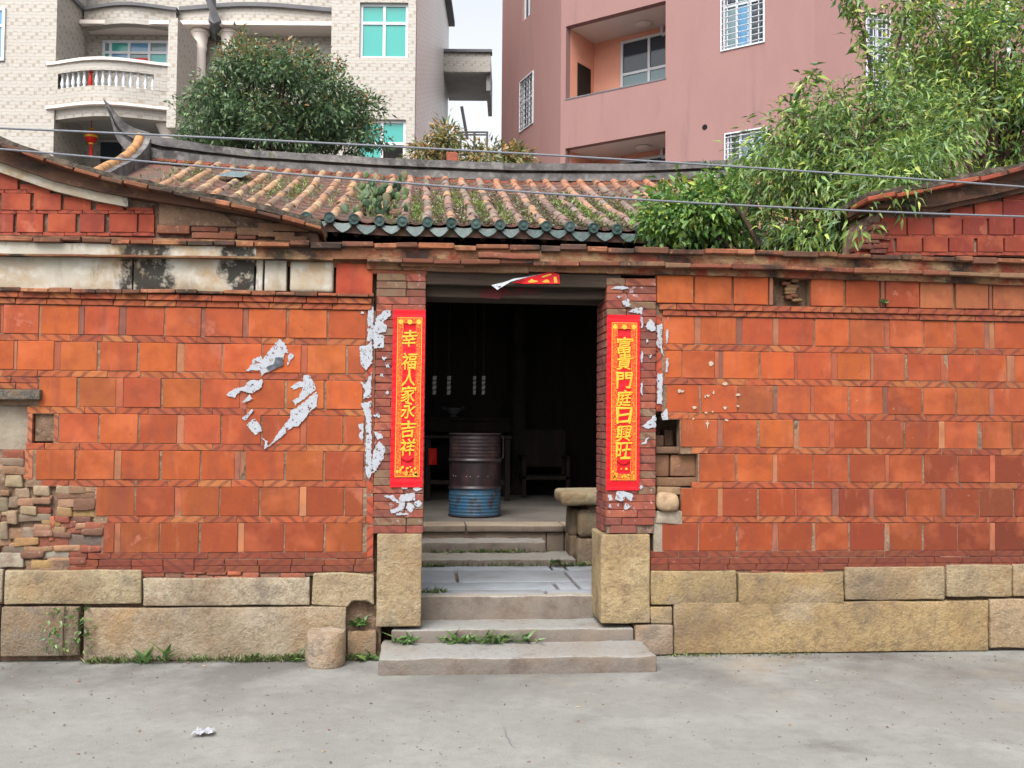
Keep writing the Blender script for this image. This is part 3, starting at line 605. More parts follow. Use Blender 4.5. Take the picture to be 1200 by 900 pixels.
pilL, lxa, lxb, pzb, pzt = pillar(438.5, 497, True, True)
pilR, rxa, rxb, _, _ = pillar(709.5, 768, True, False)
# granite feet of the doorway
def foot(a, b, c, d):
    p, q = P(a, d, -.03), P(c, b, -.03)
    return rblock('jamb_stone', p.x, q.x, -.03, .36, p.z, q.z, 'granite', house, r=.012, amp=.005, n=(3, 3, 5), color=T1 if a < 500 else L(194, 172, 130, .78))
foot(440.5, 625.5, 494.5, 735); foot(704, 626, 762, 731)

# ------------------------------------------------------------------ steps, sill
SS = L(170, 170, 166, .74)
Y1 = PZ(600, 790, 0).y; z1 = P(600, 770.5, Y1).z
Y2 = PZ(600, 752.5, z1).y; z2 = P(600, 737.5, Y2).z
Y3 = PZ(600, 725.5, z2).y; z3 = P(600, 698, Y3).z
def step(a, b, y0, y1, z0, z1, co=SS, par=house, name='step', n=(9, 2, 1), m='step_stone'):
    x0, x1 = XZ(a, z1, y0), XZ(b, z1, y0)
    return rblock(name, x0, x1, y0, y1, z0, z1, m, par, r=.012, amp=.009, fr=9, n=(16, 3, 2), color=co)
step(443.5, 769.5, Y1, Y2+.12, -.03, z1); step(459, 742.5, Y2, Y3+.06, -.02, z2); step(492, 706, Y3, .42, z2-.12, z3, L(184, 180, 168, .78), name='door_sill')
CZ = z3-.008                              # courtyard level
YA = PZ(590, 663.5, CZ).y; zA = P(590, 655.5, YA).z
YB = PZ(590, 647.5, zA).y; zB = P(590, 635.5, YB).z
YC = PZ(590, 630.5, zB).y; zC = P(590, 615.5, YC).z
print('steps', Y1, z1, Y2, z2, Y3, z3, 'court', YA, zA, YB, zB, YC, zC)
court = MB(); court.box(-1.28, 1.45, .43, 3.4, CZ-.4, CZ-.03); court = tag(court.build('courtyard', 'mud'), kind='structure')
ys = [.425, PZ(590, 691, CZ).y, PZ(590, 681.5, CZ).y, PZ(590, 668, CZ).y, YA+.05]
for i in range(4):
    cuts = [-1.26, XZ([640, 655, 655, 648][i], CZ, ys[i]), XZ([690, 668, 660, 654][i], CZ, ys[i]) + .08, 1.44]
    if i == 2: cuts[1] = cuts[2]-.9
    for k in range(3):
        g = .013
        rblock('paving_slab', cuts[k]+g, cuts[k+1]-g, ys[i]+g, ys[i+1]-g, CZ-.06, CZ+U(-.004, .004), 'slab_stone', court, r=.008, amp=.0015, n=(3, 1, 0), color=jit(L(168, 173, 180, .85), .05, .02))
hx0, hx1 = -1.24, 1.42
DS = L(164, 160, 152, .85)
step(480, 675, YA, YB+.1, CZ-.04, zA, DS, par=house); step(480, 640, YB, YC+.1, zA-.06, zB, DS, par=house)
# platform of the hall with its lip of long stones
zl = P(590, 623, YC).z
xm = XZ(660, zC, YC)
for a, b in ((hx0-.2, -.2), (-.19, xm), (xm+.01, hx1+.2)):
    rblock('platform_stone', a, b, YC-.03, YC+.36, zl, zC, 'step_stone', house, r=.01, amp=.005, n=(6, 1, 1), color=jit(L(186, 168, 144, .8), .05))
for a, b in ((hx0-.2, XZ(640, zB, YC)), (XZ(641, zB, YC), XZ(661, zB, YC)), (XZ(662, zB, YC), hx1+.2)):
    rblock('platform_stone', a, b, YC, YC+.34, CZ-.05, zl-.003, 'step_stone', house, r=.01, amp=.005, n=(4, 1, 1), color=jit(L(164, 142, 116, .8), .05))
HY1 = 8.6
m = MB(); m.box(-4.6, 6.4, YC+.3, HY1, CZ-.3, zC-.004); m.build('hall_floor', 'hall_floor', house)

def crust(polys, y, mt, par, name='stain_crust', ox=0, oy=0, k=1.0, jp=1.2, color=None):
    """a thin irregular skin of growth or cement on a face"""
    for poly in polys:
        q = []
        for i, (a, b) in enumerate(poly):
            c, d = poly[(i+1) % len(poly)]; n = max(1, int(math.hypot(c-a, d-b)/2.2))
            for t in range(n): q.append((a+(c-a)*t/n+U(-jp, jp), b+(d-b)*t/n+U(-jp, jp)))
        m = MB(); pts = [P(ox+a*k, oy+b*k, y) for a, b in q]; n = len(pts)
        m.v = [(p.x, y-.001, p.z) for p in pts]+[(p.x, y+.004, p.z) for p in pts]; m.f = [tuple(range(n))]+[(i, n+i, n+(i+1) % n, (i+1) % n) for i in range(n)]
        m.build(name, mt, par, color=color)
mat('cement_splash', L(168, 156, 136, .72), layers=[dict(s=20, d=6, lo=.45, hi=.62, c=L(150, 134, 108, .7))], bump=[dict(s=40, d=6, f=.6, dist=.006)])
mat('cement_dark', L(118, 108, 98, .7), layers=[dict(s=20, d=6, lo=.45, hi=.62, c=L(146, 128, 104, .7))], bump=[dict(s=40, d=6, f=.6, dist=.006)])
def spl(cx, cy, rx, ry): return [(cx+rx*U(.55, 1.1)*math.cos(i*.7), cy+ry*U(.55, 1.1)*math.sin(i*.7)) for i in range(9)]
# ------------------------------------------------------------------ lintel and cornice
zl0, zl1 = P(600, 336).z, P(600, 319).z
m = MB(); m.box(lxb-.1, rxa+.1, -.012, .16, zl0, zl1, .004); lint = m.build('lintel', 'old_wood', house, bevel=.006)
zz0, zz1 = P(600, 351, .12).z, P(600, 337, .12).z
m = MB(); m.box(lxb-.1, rxa+.1, .06, .36, zz0, zz1, .004); m.build('lintel', 'old_wood', house, bevel=.006)
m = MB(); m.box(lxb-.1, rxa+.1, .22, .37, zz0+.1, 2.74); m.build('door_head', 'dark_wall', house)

def band(px0, px1, pts, name, mt, y0, y1, col_=None, par=None, n=None, r=.006, amp=.004):
    """a long course whose top and bottom are read along the wall: pts = (px, ytop, ybottom)"""
    rows = []
    xs = [px0 + (px1-px0)*i/60 for i in range(61)]
    mb = MB(); A = []
    for px in xs:
        t = np.interp(px, [q[0] for q in pts], [q[1] for q in pts]); b = np.interp(px, [q[0] for q in pts], [q[2] for q in pts])
        pt, pb = P(px, t, y0), P(px, b, y0); nz = mnoise.noise(Vector((px*.05, t*.1, y0*9)))*amp
        A.append((pt.x, pt.z+nz, pb.z+nz*.6, y0+mnoise.noise(Vector((px*.031, 3.3, t)))*amp))
    mb.grid([[(a[0], y1, a[1]) for a in A], [(a[0], a[3], a[1]) for a in A], [(a[0], a[3]+.001, a[2]) for a in A], [(a[0], y1, a[2]) for a in A]])
    return mb.build(name, mt, par or house, color=col_)
def lip(px0, px1, pts, y0, par, cols, dep=.2, lmin=20, lmax=44, th=1.0):
    px = px0
    while px < px1:
        l = min(U(lmin, lmax), px1-px+1)
        t = np.interp(px+l/2, [q[0] for q in pts], [q[1] for q in pts]); b = np.interp(px+l/2, [q[0] for q in pts], [q[2] for q in pts])
        t += U(-1.2, 1.0); b += U(-.4, 1.2); y = y0+U(-.012, .012)
        p, q = P(px, b, y), P(px+l, t, y)
        sl = math.atan2(P(px+l, np.interp(px+l, [q_[0] for q_ in pts], [q_[1] for q_ in pts]), y0).z - P(px, np.interp(px, [q_[0] for q_ in pts], [q_[1] for q_ in pts]), y0).z, q.x-p.x)
        zc = (p.z+q.z)/2; hh = max(.012, P(px, t, y).z-P(px, b, y).z)
        place(random.choice(CTL), 'cornice_tile', ((p.x+q.x)/2, y+dep/2, zc), ((q.x-p.x-.003)/.24, dep/.2, hh/.03), par, jit(random.choice(cols), .14, .06), (U(-.04, .03), -sl+U(-.014, .014), U(-.02, .02)))
        px += l
ORG = [L(172, 108, 76, .7), L(152, 96, 70, .66), L(184, 126, 92, .7), L(126, 84, 66, .66), L(104, 78, 66, .66)]
BRN = [L(142, 84, 66, .72), L(156, 100, 76, .72), L(124, 76, 62, .72), L(150, 116, 90, .72)]
TOP = [(-160, 270, 276), (0, 277, 282), (180, 281, 286), (380, 284, 290), (600, 287, 293), (770, 290, 296), (900, 293.5, 299), (1200, 303, 309), (1400, 309, 315)]
def off(a, b): return [(x, t+a, t+b) for x, t, _ in TOP]
core = MB(); core.box(X0, X1, .0, .40, P(600, 318).z, 2.775)
cornice = core.build('cornice', 'old_cornice', house)
lip(-160, 1400, TOP, -.105, cornice, ORG, dep=.5)
band(-160, 1400, off(6, 19), 'cornice_band', 'old_cornice', -.07, .05, par=cornice)
lip(430, 1400, off(18, 22), -.09, cornice, BRN, dep=.12, lmin=30, lmax=60)
band(430, 1400, off(22, 31), 'cornice_band', 'old_cornice', -.035, .05, par=cornice, amp=.008)
# left: plastered frieze between two lips
band(-160, 390, [(-160, 291, 294.5), (0, 297, 299), (180, 299, 301), (430, 303, 305)], 'cornice_band', 'old_cornice', -.09, .05, par=cornice)
band(-160, 300, [(-160, 288, 292), (0, 283, 297), (180, 287, 299), (300, 290, 302)], 'cornice_band', 'stained_plaster', -.073, .05, par=cornice)
LOW = [(-160, 333, 338), (0, 336.5, 341), (180, 339, 343), (300, 341, 345), (437, 344, 348)]
def plate(a, b, t, bt, mt, name, color=None, y=-.02, par=cornice, r=.006):
    p, q = P(a, bt, y), P(b, t, y); return rblock(name, p.x, q.x, y, .05, p.z, q.z, mt, par, r=r, amp=.003, n=(5, 0, 2), color=color)
plate(-160, 155, 299, 337, 'stained_plaster', 'frieze_panel'); plate(156, 298, 301.5, 340, 'stained_plaster', 'frieze_panel')
plate(299.5, 308, 304, 341, 'stained_plaster', 'frieze_panel'); plate(309.5, 336, 304.5, 341, 'stained_plaster', 'frieze_panel', y=-.014)
plate(339, 391, 305.5, 342, 'stained_plaster', 'frieze_panel', y=-.026, r=.025)
plate(393.5, 437, 309, 345, 'terracotta', 'brick', color=L(186, 78, 54, .8), y=-.012)
lip(-160, 437, LOW, -.055, cornice, ORG, dep=.12)
# rotten layers over the doorway
for a, b, t, bt, y, c in [(436, 500, 311, 321, -.02, L(150, 84, 56, .8)), (470, 545, 306, 312, -.05, L(150, 108, 78, .8)), (540, 640, 303, 309, -.06, L(124, 76, 58, .8)), (640, 720, 305, 310, -.05, L(158, 98, 76, .8)), (500, 620, 311, 318, -.04, L(116, 84, 62, .8)), (615, 712, 311, 318, -.03, L(140, 100, 66, .8)), (712, 768, 313, 321, -.03, L(132, 92, 70, .8)), (560, 632, 297, 302, -.1, L(150, 90, 70, .8))]:
    p, q = P(a, bt, y), P(b, t, y); rblock('cornice_tile', p.x, q.x, y, .1, p.z, q.z, 'rubble', cornice, r=.006, amp=.01, fr=5, n=(7, 1, 0), color=c)

# ------------------------------------------------------------------ gables of the two wings
def verge(pts, name, mt, y0, y1, par, amp=.004, parent_y=None):
    mb = MB(); A = []
    n = 40
    for i in range(n+1):
        px = pts[0][0]+(pts[-1][0]-pts[0][0])*i/n
        t = np.interp(px, [q[0] for q in pts], [q[1] for q in pts]); b = np.interp(px, [q[0] for q in pts], [q[2] for q in pts])
        pt, pb = P(px, t, y0), P(px, b, y0); nz = mnoise.noise(Vector((px*.07, t*.05, y0*5)))*amp
        A.append((pt.x, pt.z+nz, pb.z+nz*.4))
    mb.grid([[(a[0], y1, a[1]) for a in A], [(a[0], y0, a[1]) for a in A], [(a[0], y0+.002, a[2]) for a in A], [(a[0], y1, a[2]) for a in A], [(a[0], y1, a[1]) for a in A]])
    for k in (0, n): mb.f.append((k, (n+1)+k, 2*(n+1)+k, 3*(n+1)+k))
    return mb.build(name, mt, par)
def gable(poly, vt, rows, side, lab):
    m = MB(); q = [P(a, b, .04) for a, b in poly]; m.prism([(v.x, v.z) for v in q], .055, .36)
    gb = m.build('gable', 'mortar', house, label=lab)
    for y0_, y1_, cells in rows:
        cells = list(cells)
        while side > 0 and cells[-1][1] < 1372: cells.append((cells[-1][1]+2, cells[-1][1]+31))
        while side < 0 and cells[0][0] > -128: cells.insert(0, (cells[0][0]-35, cells[0][0]-2))
        for a, b in cells:
            mid = (a+b)/2
            lim = np.interp(mid, [v[0] for v in vt['strip']], [v[2] for v in vt['strip']])
            if y1_ < lim+3: continue
            t = max(y0_, lim+1)
            p, q_ = P(a, y1_, .03), P(b, t, .03)
            c = random.choice([L(190, 76, 58), L(180, 70, 56), L(172, 66, 58)])
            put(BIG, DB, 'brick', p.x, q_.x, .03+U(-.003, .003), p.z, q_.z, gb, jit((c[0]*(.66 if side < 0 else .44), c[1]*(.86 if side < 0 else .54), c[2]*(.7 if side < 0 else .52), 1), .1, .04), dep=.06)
        # striped thin course under each
        a0, b0 = cells[0][0], cells[-1][1]
        px = a0
        while px < b0-4:
            l = min(U(24, 32), b0-px)
            lim = np.interp(px+l/2, [v[0] for v in vt['strip']], [v[2] for v in vt['strip']])
            if y1_+1 > lim:
                p, q_ = P(px, y1_+4.2, .032), P(px+l, y1_+.5, .032)
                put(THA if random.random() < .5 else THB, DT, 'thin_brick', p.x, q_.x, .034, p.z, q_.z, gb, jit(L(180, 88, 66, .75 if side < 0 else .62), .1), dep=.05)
            px += l
    verge([v for v in vt['strip'] if side > 0 or v[0] < 165], 'verge_moulding', 'stained_plaster' if side < 0 else 'verge_soffit', -.01, .3, gb)
    verge(vt['soff'], 'verge_moulding', 'verge_soffit', -.05, .3, gb)
    verge(vt['top'], 'verge_cap', 'mossy_verge', -.10, .35, gb, amp=.014)
    lip(vt['edge'][0][0], vt['edge'][-1][0], vt['edge'], -.14, gb, ORG if side < 0 else [L(150, 72, 54, .8), L(168, 84, 60, .8)], dep=.3, lmin=26, lmax=38)
    return gb
EL = [(-160, 118, 122), (-60, 148, 152), (0, 166.5, 170.5), (62, 188.5, 192.5), (110, 203, 207), (150, 213, 217), (212, 226, 230), (300, 244.5, 248.5), (345, 256, 260), (376, 265, 269)]
def sh(e, a, b, lo=-999, hi=9999): return [(x, t+a, t+b) for x, t, _ in e if lo <= x <= hi]
vL = dict(edge=EL, top=[(x, t-(6 if x < 250 else 7), t) for x, t, _ in EL], soff=[(x, t+4, t+4+max(4, min(19, (190-x)*.06+11))) for x, t, _ in EL],
          strip=[(x, t+4+max(3, min(19, (190-x)*.06+11)), t+5+max(3, min(19, (190-x)*.06+11))+(11 if x < 160 else 2)) for x, t, _ in EL])
poly = [(-160, 274), (-160, 132), (-60, 163), (0, 180), (62, 203), (150, 228), (212, 238), (300, 255), (345, 266), (372, 274), (372, 284), (180, 280), (0, 276)]
gL = gable(poly, vL, [(183, 200, [(-100, -64), (-62, -28), (-26, 8)]), (201, 222, [(-120, -80), (-78, -42), (-40, -16), (-13, 21), (23, 56), (58, 92), (94, 128)]),
    (227, 246, [(-110, -74), (-72, -36), (-34, -2), (1, 36), (39, 72), (74, 107), (112, 145), (148, 180)]),
    (251, 272, [(-120, -86), (-84, -52), (-49, -15), (-13, 16), (19, 51), (55.5, 89), (92.5, 122.5), (127.5, 161), (162, 181)])], -1, 'red brick gable end over the stained plaster frieze')
# the mud panel and thin bricks at the low end of the left gable
p, q = P(186, 263, .03), P(274, 236, .03); m = MB(); m.prism([(P(186, 264, .03).x, P(186, 264, .03).z), (P(280, 266, .03).x, P(280, 266, .03).z), (P(262, 250, .03).x, P(262, 250, .03).z), (P(210, 238, .03).x, P(210, 238, .03).z), (P(186, 238, .03).x, P(186, 238, .03).z)], .03, .1)
m.build('gable_panel', 'mud', gL, bevel=.005)
for a, b, t, bt in [(183, 222, 264, 273), (224, 256, 266, 271), (257, 276, 271, 276), (277, 320, 267, 275), (225, 275, 273, 279), (278, 300, 276, 280), (302, 345, 272, 277), (322, 360, 277, 282), (303, 362, 262, 270)]:
    p, q = P(a, bt, .01), P(b, t, .01); rblock('thin_brick', p.x, q.x, .01, .12, p.z, q.z, 'rubble', gL, r=.006, amp=.004, n=(2, 0, 0), color=jit(random.choice(BRN), .12))
ER = [(1017, 231.5, 235.5), (1060, 224, 228), (1095, 218.5, 222.5), (1125, 211.5, 216), (1160, 204.5, 209), (1200, 195, 200), (1300, 164, 169), (1400, 130, 135)]
vR = dict(edge=ER, top=[(x, t-6.5, t) for x, t, _ in ER], soff=[(x, t+4, t+8+min(16, max(3, (x-985)*.14))) for x, t, _ in ER],
          strip=[(x, t+6+min(16, max(3, (x-985)*.14)), t+10+min(20, max(3, (x-985)*.2))) for x, t, _ in ER])
polyR = [(1008, 296), (1010, 268), (1022, 250), (1060, 238), (1125, 232), (1200, 215), (1300, 186), (1400, 155), (1400, 306), (1200, 301)]
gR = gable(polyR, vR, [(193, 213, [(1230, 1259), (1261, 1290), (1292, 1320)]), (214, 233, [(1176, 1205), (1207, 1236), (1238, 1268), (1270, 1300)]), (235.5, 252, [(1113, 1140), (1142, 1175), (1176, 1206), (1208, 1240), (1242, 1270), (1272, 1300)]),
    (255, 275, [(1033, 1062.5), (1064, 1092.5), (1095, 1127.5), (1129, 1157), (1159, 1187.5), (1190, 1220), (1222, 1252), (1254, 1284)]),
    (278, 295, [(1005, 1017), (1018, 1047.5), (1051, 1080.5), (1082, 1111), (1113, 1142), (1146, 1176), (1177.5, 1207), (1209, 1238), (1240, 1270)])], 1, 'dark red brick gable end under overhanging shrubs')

# wings running back either side of the court: roofs and court walls
def wing(e, name, x_in, sgn):
    A = [P(x, t, -.1) for x, t, _ in e]
    m = MB(); m.grid([[(a.x, .3, a.z-.02) for a in A], [(a.x, 3.3, a.z-.02) for a in A]]); 
    xo = A[0].x if sgn < 0 else A[-1].x; zo = A[0].z if sgn < 0 else A[-1].z
    m.grid([[(xo, .3, zo-.02), (xo+sgn*4.0, .3, zo-1.0)], [(xo, 3.3, zo-.02), (xo+sgn*4.0, 3.3, zo-1.0)]])
    m.build('wing_roof', 'pan_tile', house)
    m = MB(); m.box(min(x_in, x_in+sgn*.2), max(x_in, x_in+sgn*.2), .361, 3.6, 0, 2.66); m.build('court_wall', 'grey_plaster', house)
wing(EL, 'l', -1.3, -1); wing(ER, 'r', 1.5, 1)

# ------------------------------------------------------------------ roof of the hall behind the court
YE, YR = 3.0, 7.0
EAV = [(-200, 236), (200, 250), (387.5, 257), (445, 261.5), (500, 263), (584, 265), (640, 266.5), (694, 269), (749, 271), (900, 275), (1100, 277)]
RDG = [(60, 172), (110, 180), (162, 185), (300, 197), (450, 207), (600, 213), (750, 213), (900, 207), (1050, 196), (1150, 185)]
ex = [P(a, b, YE) for a, b in EAV]; rx = [P(a, b, YR) for a, b in RDG]
def ze(x): return float(np.interp(x, [p.x for p in ex], [p.z for p in ex]))
def zr(x): return float(np.interp(x, [p.x for p in rx], [p.z for p in rx]))
def S(x, v):                              # the roof surface, v from eave to ridge
    k = .88*v+.12*v*v; return Vector((x, YE+(YR-YE)*v, ze(x)*(1-k)+zr(x)*k))
XL, XR = P(150, 178, YR).x, 6.7
m = MB(); xs = np.linspace(XL-.1, XR, 50); vs = np.linspace(0, 1, 9)
m.grid([[S(x, v)-Vector((0, 0, .03)) for x in xs] for v in vs]); m.grid([[S(x, v)-Vector((0, 0, .12)) for x in xs] for v in vs])
m.grid([[(x, YR, zr(x)-.03) for x in xs], [(x, YR+3.2, zr(x)-1.3) for x in xs]])
m.grid([[S(x, 0)-Vector((0, 0, .03)) for x in xs], [S(x, 0)-Vector((0, 0, .12)) for x in xs]])
roof = m.build('roof', 'pan_tile', house)
step_x = (P(749, 271, YE).x-P(387.5, 257, YE).x)/13
x0r = P(387.5, 257, YE).x
rolls = [x0r+step_x*i for i in range(-9, 36) if XL+.12 < x0r+step_x*i < XR-.1]
# pan tiles: shallow troughs stepped up the slope
m = MB(); NC = 16
for x in rolls:
    for k in range(NC):
        v0, v1 = k/NC, (k+1.12)/NC
        if v1 > 1: v1 = 1
        rows = []
        for v, lift in ((v0, .022), (v1, .002)):
            rows.append([S(x+step_x*(.12+.76*t), v)+Vector((U(-.003, .003), 0, lift+.03*(2*t-1)**2-.01+U(-.003, .003))) for t in (0, .25, .5, .75, 1)])
        m.grid(rows)
        r0 = rows[0]; m.grid([r0, [p-Vector((0, 0, .02)) for p in r0]])
tag(m.build('pan_tiles', 'pan_tile', roof, smooth=40), kind='stuff')
# roll tiles
def roll_mesh(l=1.0):
    mb = MB(); n = 7
    for (ra, ya), (rb, yb) in (((.053, -.02), (.048, 1.0)),):
        A = []
        for r, y in ((ra-.012, ya), (ra, ya), (ra*.99, .5), (rb, yb)):
            A.append([(r*math.cos(math.pi*i/n), y, r*math.sin(math.pi*i/n)*1.05) for i in range(n+1)])
        mb.grid(A)
    me = bpy.data.meshes.new('roll_tile'); me.from_pydata(mb.v, [], mb.f); me.update()
    bm = bmesh.new(); bm.from_mesh(me); bmesh.ops.recalc_face_normals(bm, faces=bm.faces); bm.to_mesh(me); bm.free()
    me.polygons.foreach_set('use_smooth', [True]*len(me.polygons)); me.set_sharp_from_angle(angle=R(40)); me.materials.append(MAT['roof_tile']); return me
RM = roll_mesh(); NS = 11; cells = []
for i, x in enumerate(rolls):
    for k in range(NS): cells.append((k, i, x))
def roll_ok(k, x):                        # what shows above the wing and beside the shrubs comes first
    return (k if x > x0r-.1 else max(0, 5+abs(x-x0r)*1.2-k)+k*.4) + max(0, x-3.2)*40
cells.sort(key=lambda c: roll_ok(c[0], c[2])); far = MB()
for q, (k, i, x) in enumerate(cells):
    a, b = S(x, k/NS), S(x, (k+1)/NS); d = b-a; ln = d.length
    left = x < x0r+.6
    c = random.choice([L(204, 164, 122), L(194, 148, 110), L(186, 144, 112), L(206, 174, 138), L(150, 122, 104)]) if left else random.choice([L(186, 144, 118), L(172, 134, 116), L(160, 134, 122), L(192, 150, 118), L(150, 134, 126), L(128, 114, 106), L(112, 100, 92)])
    c = jit(tuple(t*.8 for t in c[:3])+(1,), .12, .05)
    a = a+Vector((U(-.012, .012), 0, .0+U(0, .012)))
    if q < 298:
        place(RM, 'roll_tile', a, (1, ln*1.02, 1), roof, c, (math.atan2(d.z, d.y)+U(-.012, .012), U(-.1, .1), -math.atan2(d.x, d.y)+U(-.04, .04)))
    else:
        Mx = Matrix.Rotation(math.atan2(d.z, d.y), 3, 'X'); bq = len(far.v)
        for v in RM.vertices: far.v.append(tuple(a+Mx @ Vector((v.co.x, v.co.y*ln, v.co.z))))
        for f in RM.polygons: far.f.append(tuple(bq+t for t in f.vertices))
tag(far.build('roll_tiles', 'roof_tile', roof, smooth=40, color=L(190, 130, 98, .8)), kind='stuff')
# glazed discs closing the rolls, drip tiles closing the pans
cap = MB(); cap.lathe([(.044, -.09), (.058, -.05), (.058, .0), (.056, .006), (.047, .006), (.044, -.001), (.024, -.001), (.020, .006), (.001, .008)], (0, 0, 0), 18, 'y')
cm = bpy.data.meshes.new('eave_cap'); cm.from_pydata(cap.v, [], cap.f); cm.update(); cm.materials.append(MAT['green_glaze'])
bm = bmesh.new(); bm.from_mesh(cm); bmesh.ops.recalc_face_normals(bm, faces=bm.faces); bm.to_mesh(cm); bm.free()
cm.polygons.foreach_set('use_smooth', [True]*len(cm.polygons)); cm.set_sharp_from_angle(angle=R(35))
dr = MB(); hw = step_x*.47
prof = [(-hw, .012), (-hw*.5, -.008), (0, -.014), (hw*.5, -.008), (hw, .012), (hw*.82, -.035), (hw*.5, -.075), (hw*.2, -.098), (0, -.106), (-hw*.2, -.098), (-hw*.5, -.075), (-hw*.82, -.035)]
dr.prism(prof, -.012, .006)
dm = bpy.data.meshes.new('drip_tile'); dm.from_pydata(dr.v, [], dr.f); dm.update(); dm.materials.append(MAT['green_glaze'])
bm = bmesh.new(); bm.from_mesh(dm); bmesh.ops.recalc_face_normals(bm, faces=bm.faces); bm.to_mesh(dm); bm.free()
for x in rolls:
    if x < XL+.5 or x > 4.2: continue
    a = S(x, 0); place(cm, 'eave_cap', a+Vector((U(-.01, .01), -.075, .004+U(-.006, .006))), (.92, 1, .92), roof, None, (.12+U(-.06, .06), U(-.5, .5), U(-.08, .08)))
    a = S(x+step_x/2, 0); place(dm, 'drip_tile', a+Vector((U(-.006, .006), -.03, -.03+U(-.006, .006))), (U(.94, 1.02), 1, U(.9, 1.1)), roof, None, (-.25+U(-.06, .06), U(-.04, .04), U(-.05, .05)))
# orange course under the ridge, then the ridge itself with its upswept end
RT = [(121, 115), (125, 121), (131, 127), (142, 141), (160, 151), (190, 160.5), (240, 169), (300, 176), (450, 185), (600, 191), (750, 192), (900, 185), (1020, 174), (1080, 164), (1110, 150), (1130, 130), (1140, 118)]
RBm = [(121, 116.5), (126, 130), (130, 140), (133, 152), (136, 164), (150, 181), (162, 185), (300, 197), (450, 207), (600, 213), (750, 213), (900, 207), (1020, 198), (1090, 190), (1120, 178), (1132, 150), (1140, 120)]
def rp(lst, px): return np.interp(px, [a for a, _ in lst], [b for _, b in lst])
def ridge_layer(f0, f1, y0, y1, name, pa=121, pb=1140, mt='ridge_plaster'):
    m = MB(); A = []
    for px in list(np.linspace(pa, 200, 18))+list(np.linspace(208, pb, 60)):
        t, b = rp(RT, px), rp(RBm, px); a0, a1 = t+(b-t)*f0, t+(b-t)*f1
        p, q = P(px, a0, YR+y0), P(px, a1, YR+y0); nz = mnoise.noise(Vector((px*.05, f0*9, 2)))*.012
        A.append((p.x, p.z+nz, q.z+nz*.6))
    m.grid([[(a[0], YR+y1, a[1]) for a in A], [(a[0], YR+y0, a[1]) for a in A], [(a[0], YR+y0, a[2]) for a in A], [(a[0], YR+y1, a[2]) for a in A], [(a[0], YR+y1, a[1]) for a in A]])
    return m.build(name, mt, house)
ridge_layer(0, .38, -.17, .17, 'ridge'); ridge_layer(.37, .56, -.09, .09, 'ridge'); ridge_layer(.55, .95, -.14, .14, 'ridge')
m = MB()
px = 172
while px < 1080:
    l = U(14, 24); b = rp(RBm, px); p, q = P(px, b+5.5, YR-.2), P(px+l, rp(RBm, px+l)-1, YR-.2)
    for k in range(2):
        z = p.z+(.045*k)+U(-.004, .004); m.box(p.x+.004+.05*k, q.x-.004+.05*k, YR-.24+U(-.02, .02)+.05*k, YR, z, z+.03, .004)
    px += l
tag(m.build('ridge_tiles', 'cornice_tile', roof, color=L(172, 100, 78, .7)), kind='stuff')
# the left verge of the hall: a rendered kerb with a line of roll tiles on it
vp = [(159, 160), (155, 170), (146, 180), (134, 189), (118, 196), (96, 208), (60, 226)]
yv = [YR-.15, YR-.3, YR-.6, YR-1.0, YR-1.5, YR-2.2, YR-3.3]
A = [P(a, b, y) for (a, b), y in zip(vp, yv)]
m = MB(); B = [a+Vector((.20, 0, 0)) for a in A]; C = [a-Vector((0, 0, .35)) for a in A]; D = [b-Vector((0, 0, .35)) for b in B]
m.grid([A, B]); m.grid([B, D]); m.grid([D, C]); m.grid([C, A]); m.build('verge_kerb', 'ridge_plaster', house)
for a, b in zip(A, A[1:]):
    n = max(1, int((b-a).length/.25))
    for k in range(n):
        p = b+(a-b)*k/n; q = b+(a-b)*(k+1)/n; d = q-p
        place(RM, 'roll_tile', p+Vector((.06, 0, 0)), (1.15, d.length*1.05, 1.15), roof, jit(L(214, 156, 98, .8), .1), (math.atan2(d.z, math.hypot(d.x, d.y)), 0, -math.atan2(d.x, d.y)))

# ------------------------------------------------------------------ walls of the hall and what is inside
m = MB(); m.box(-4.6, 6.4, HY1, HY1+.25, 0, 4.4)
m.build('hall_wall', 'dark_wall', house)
m = MB(); m.box(-4.6, -1.55, 3.7, 3.9, 0, 3.25); m.box(1.75, 6.4, 3.7, 3.9, 0, 3.25); m.build('hall_wall', 'grey_plaster', house)
for x in (-4.55, -1.95, 2.3, 6.4):
    m = MB(); q = [(3.7, zC-.3), (HY1, zC-.3), (HY1, zr(x)-.85), (YR, zr(x)-.16)] + [(S(x, v).y, S(x, v).z-.14) for v in (.75, .5, .25, .18)]
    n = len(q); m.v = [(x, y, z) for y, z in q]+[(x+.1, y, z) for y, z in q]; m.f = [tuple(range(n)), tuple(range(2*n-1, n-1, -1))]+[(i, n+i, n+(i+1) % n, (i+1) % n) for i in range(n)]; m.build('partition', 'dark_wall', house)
m = MB(); m.box(-1.9, 2.35, 7.6, 7.66, zC, 4.4)
for k in range(7): m.box(-1.7+.62*k, -1.62+.62*k, 7.55, 7.61, zC, 4.4)
m.build('screen_wall', 'dark_wood', house)
for px, r in ((608, .11), (455, .11)):
    x = XZ(px, 1.6, 6.8); m = MB(); m.lathe([(r*1.5, 0), (r*1.5, .12), (r, .2), (r, 3.6)], (x, 6.8, zC), 14); m.build('column', 'dark_wall', house, smooth=40)
m = MB(); m.box(-1.6, 1.8, 3.2, 3.36, 3.0, 3.16); m.build('eave_beam', 'old_wood', house)
for k in range(16):
    x = -1.5+.21*k; m = MB(); a, b = S(x, .07), S(x, .25); m.tube([a-Vector((0, 0, .17)), b-Vector((0, 0, .17))], .032, 6); m.build('rafter', 'old_wood', house)

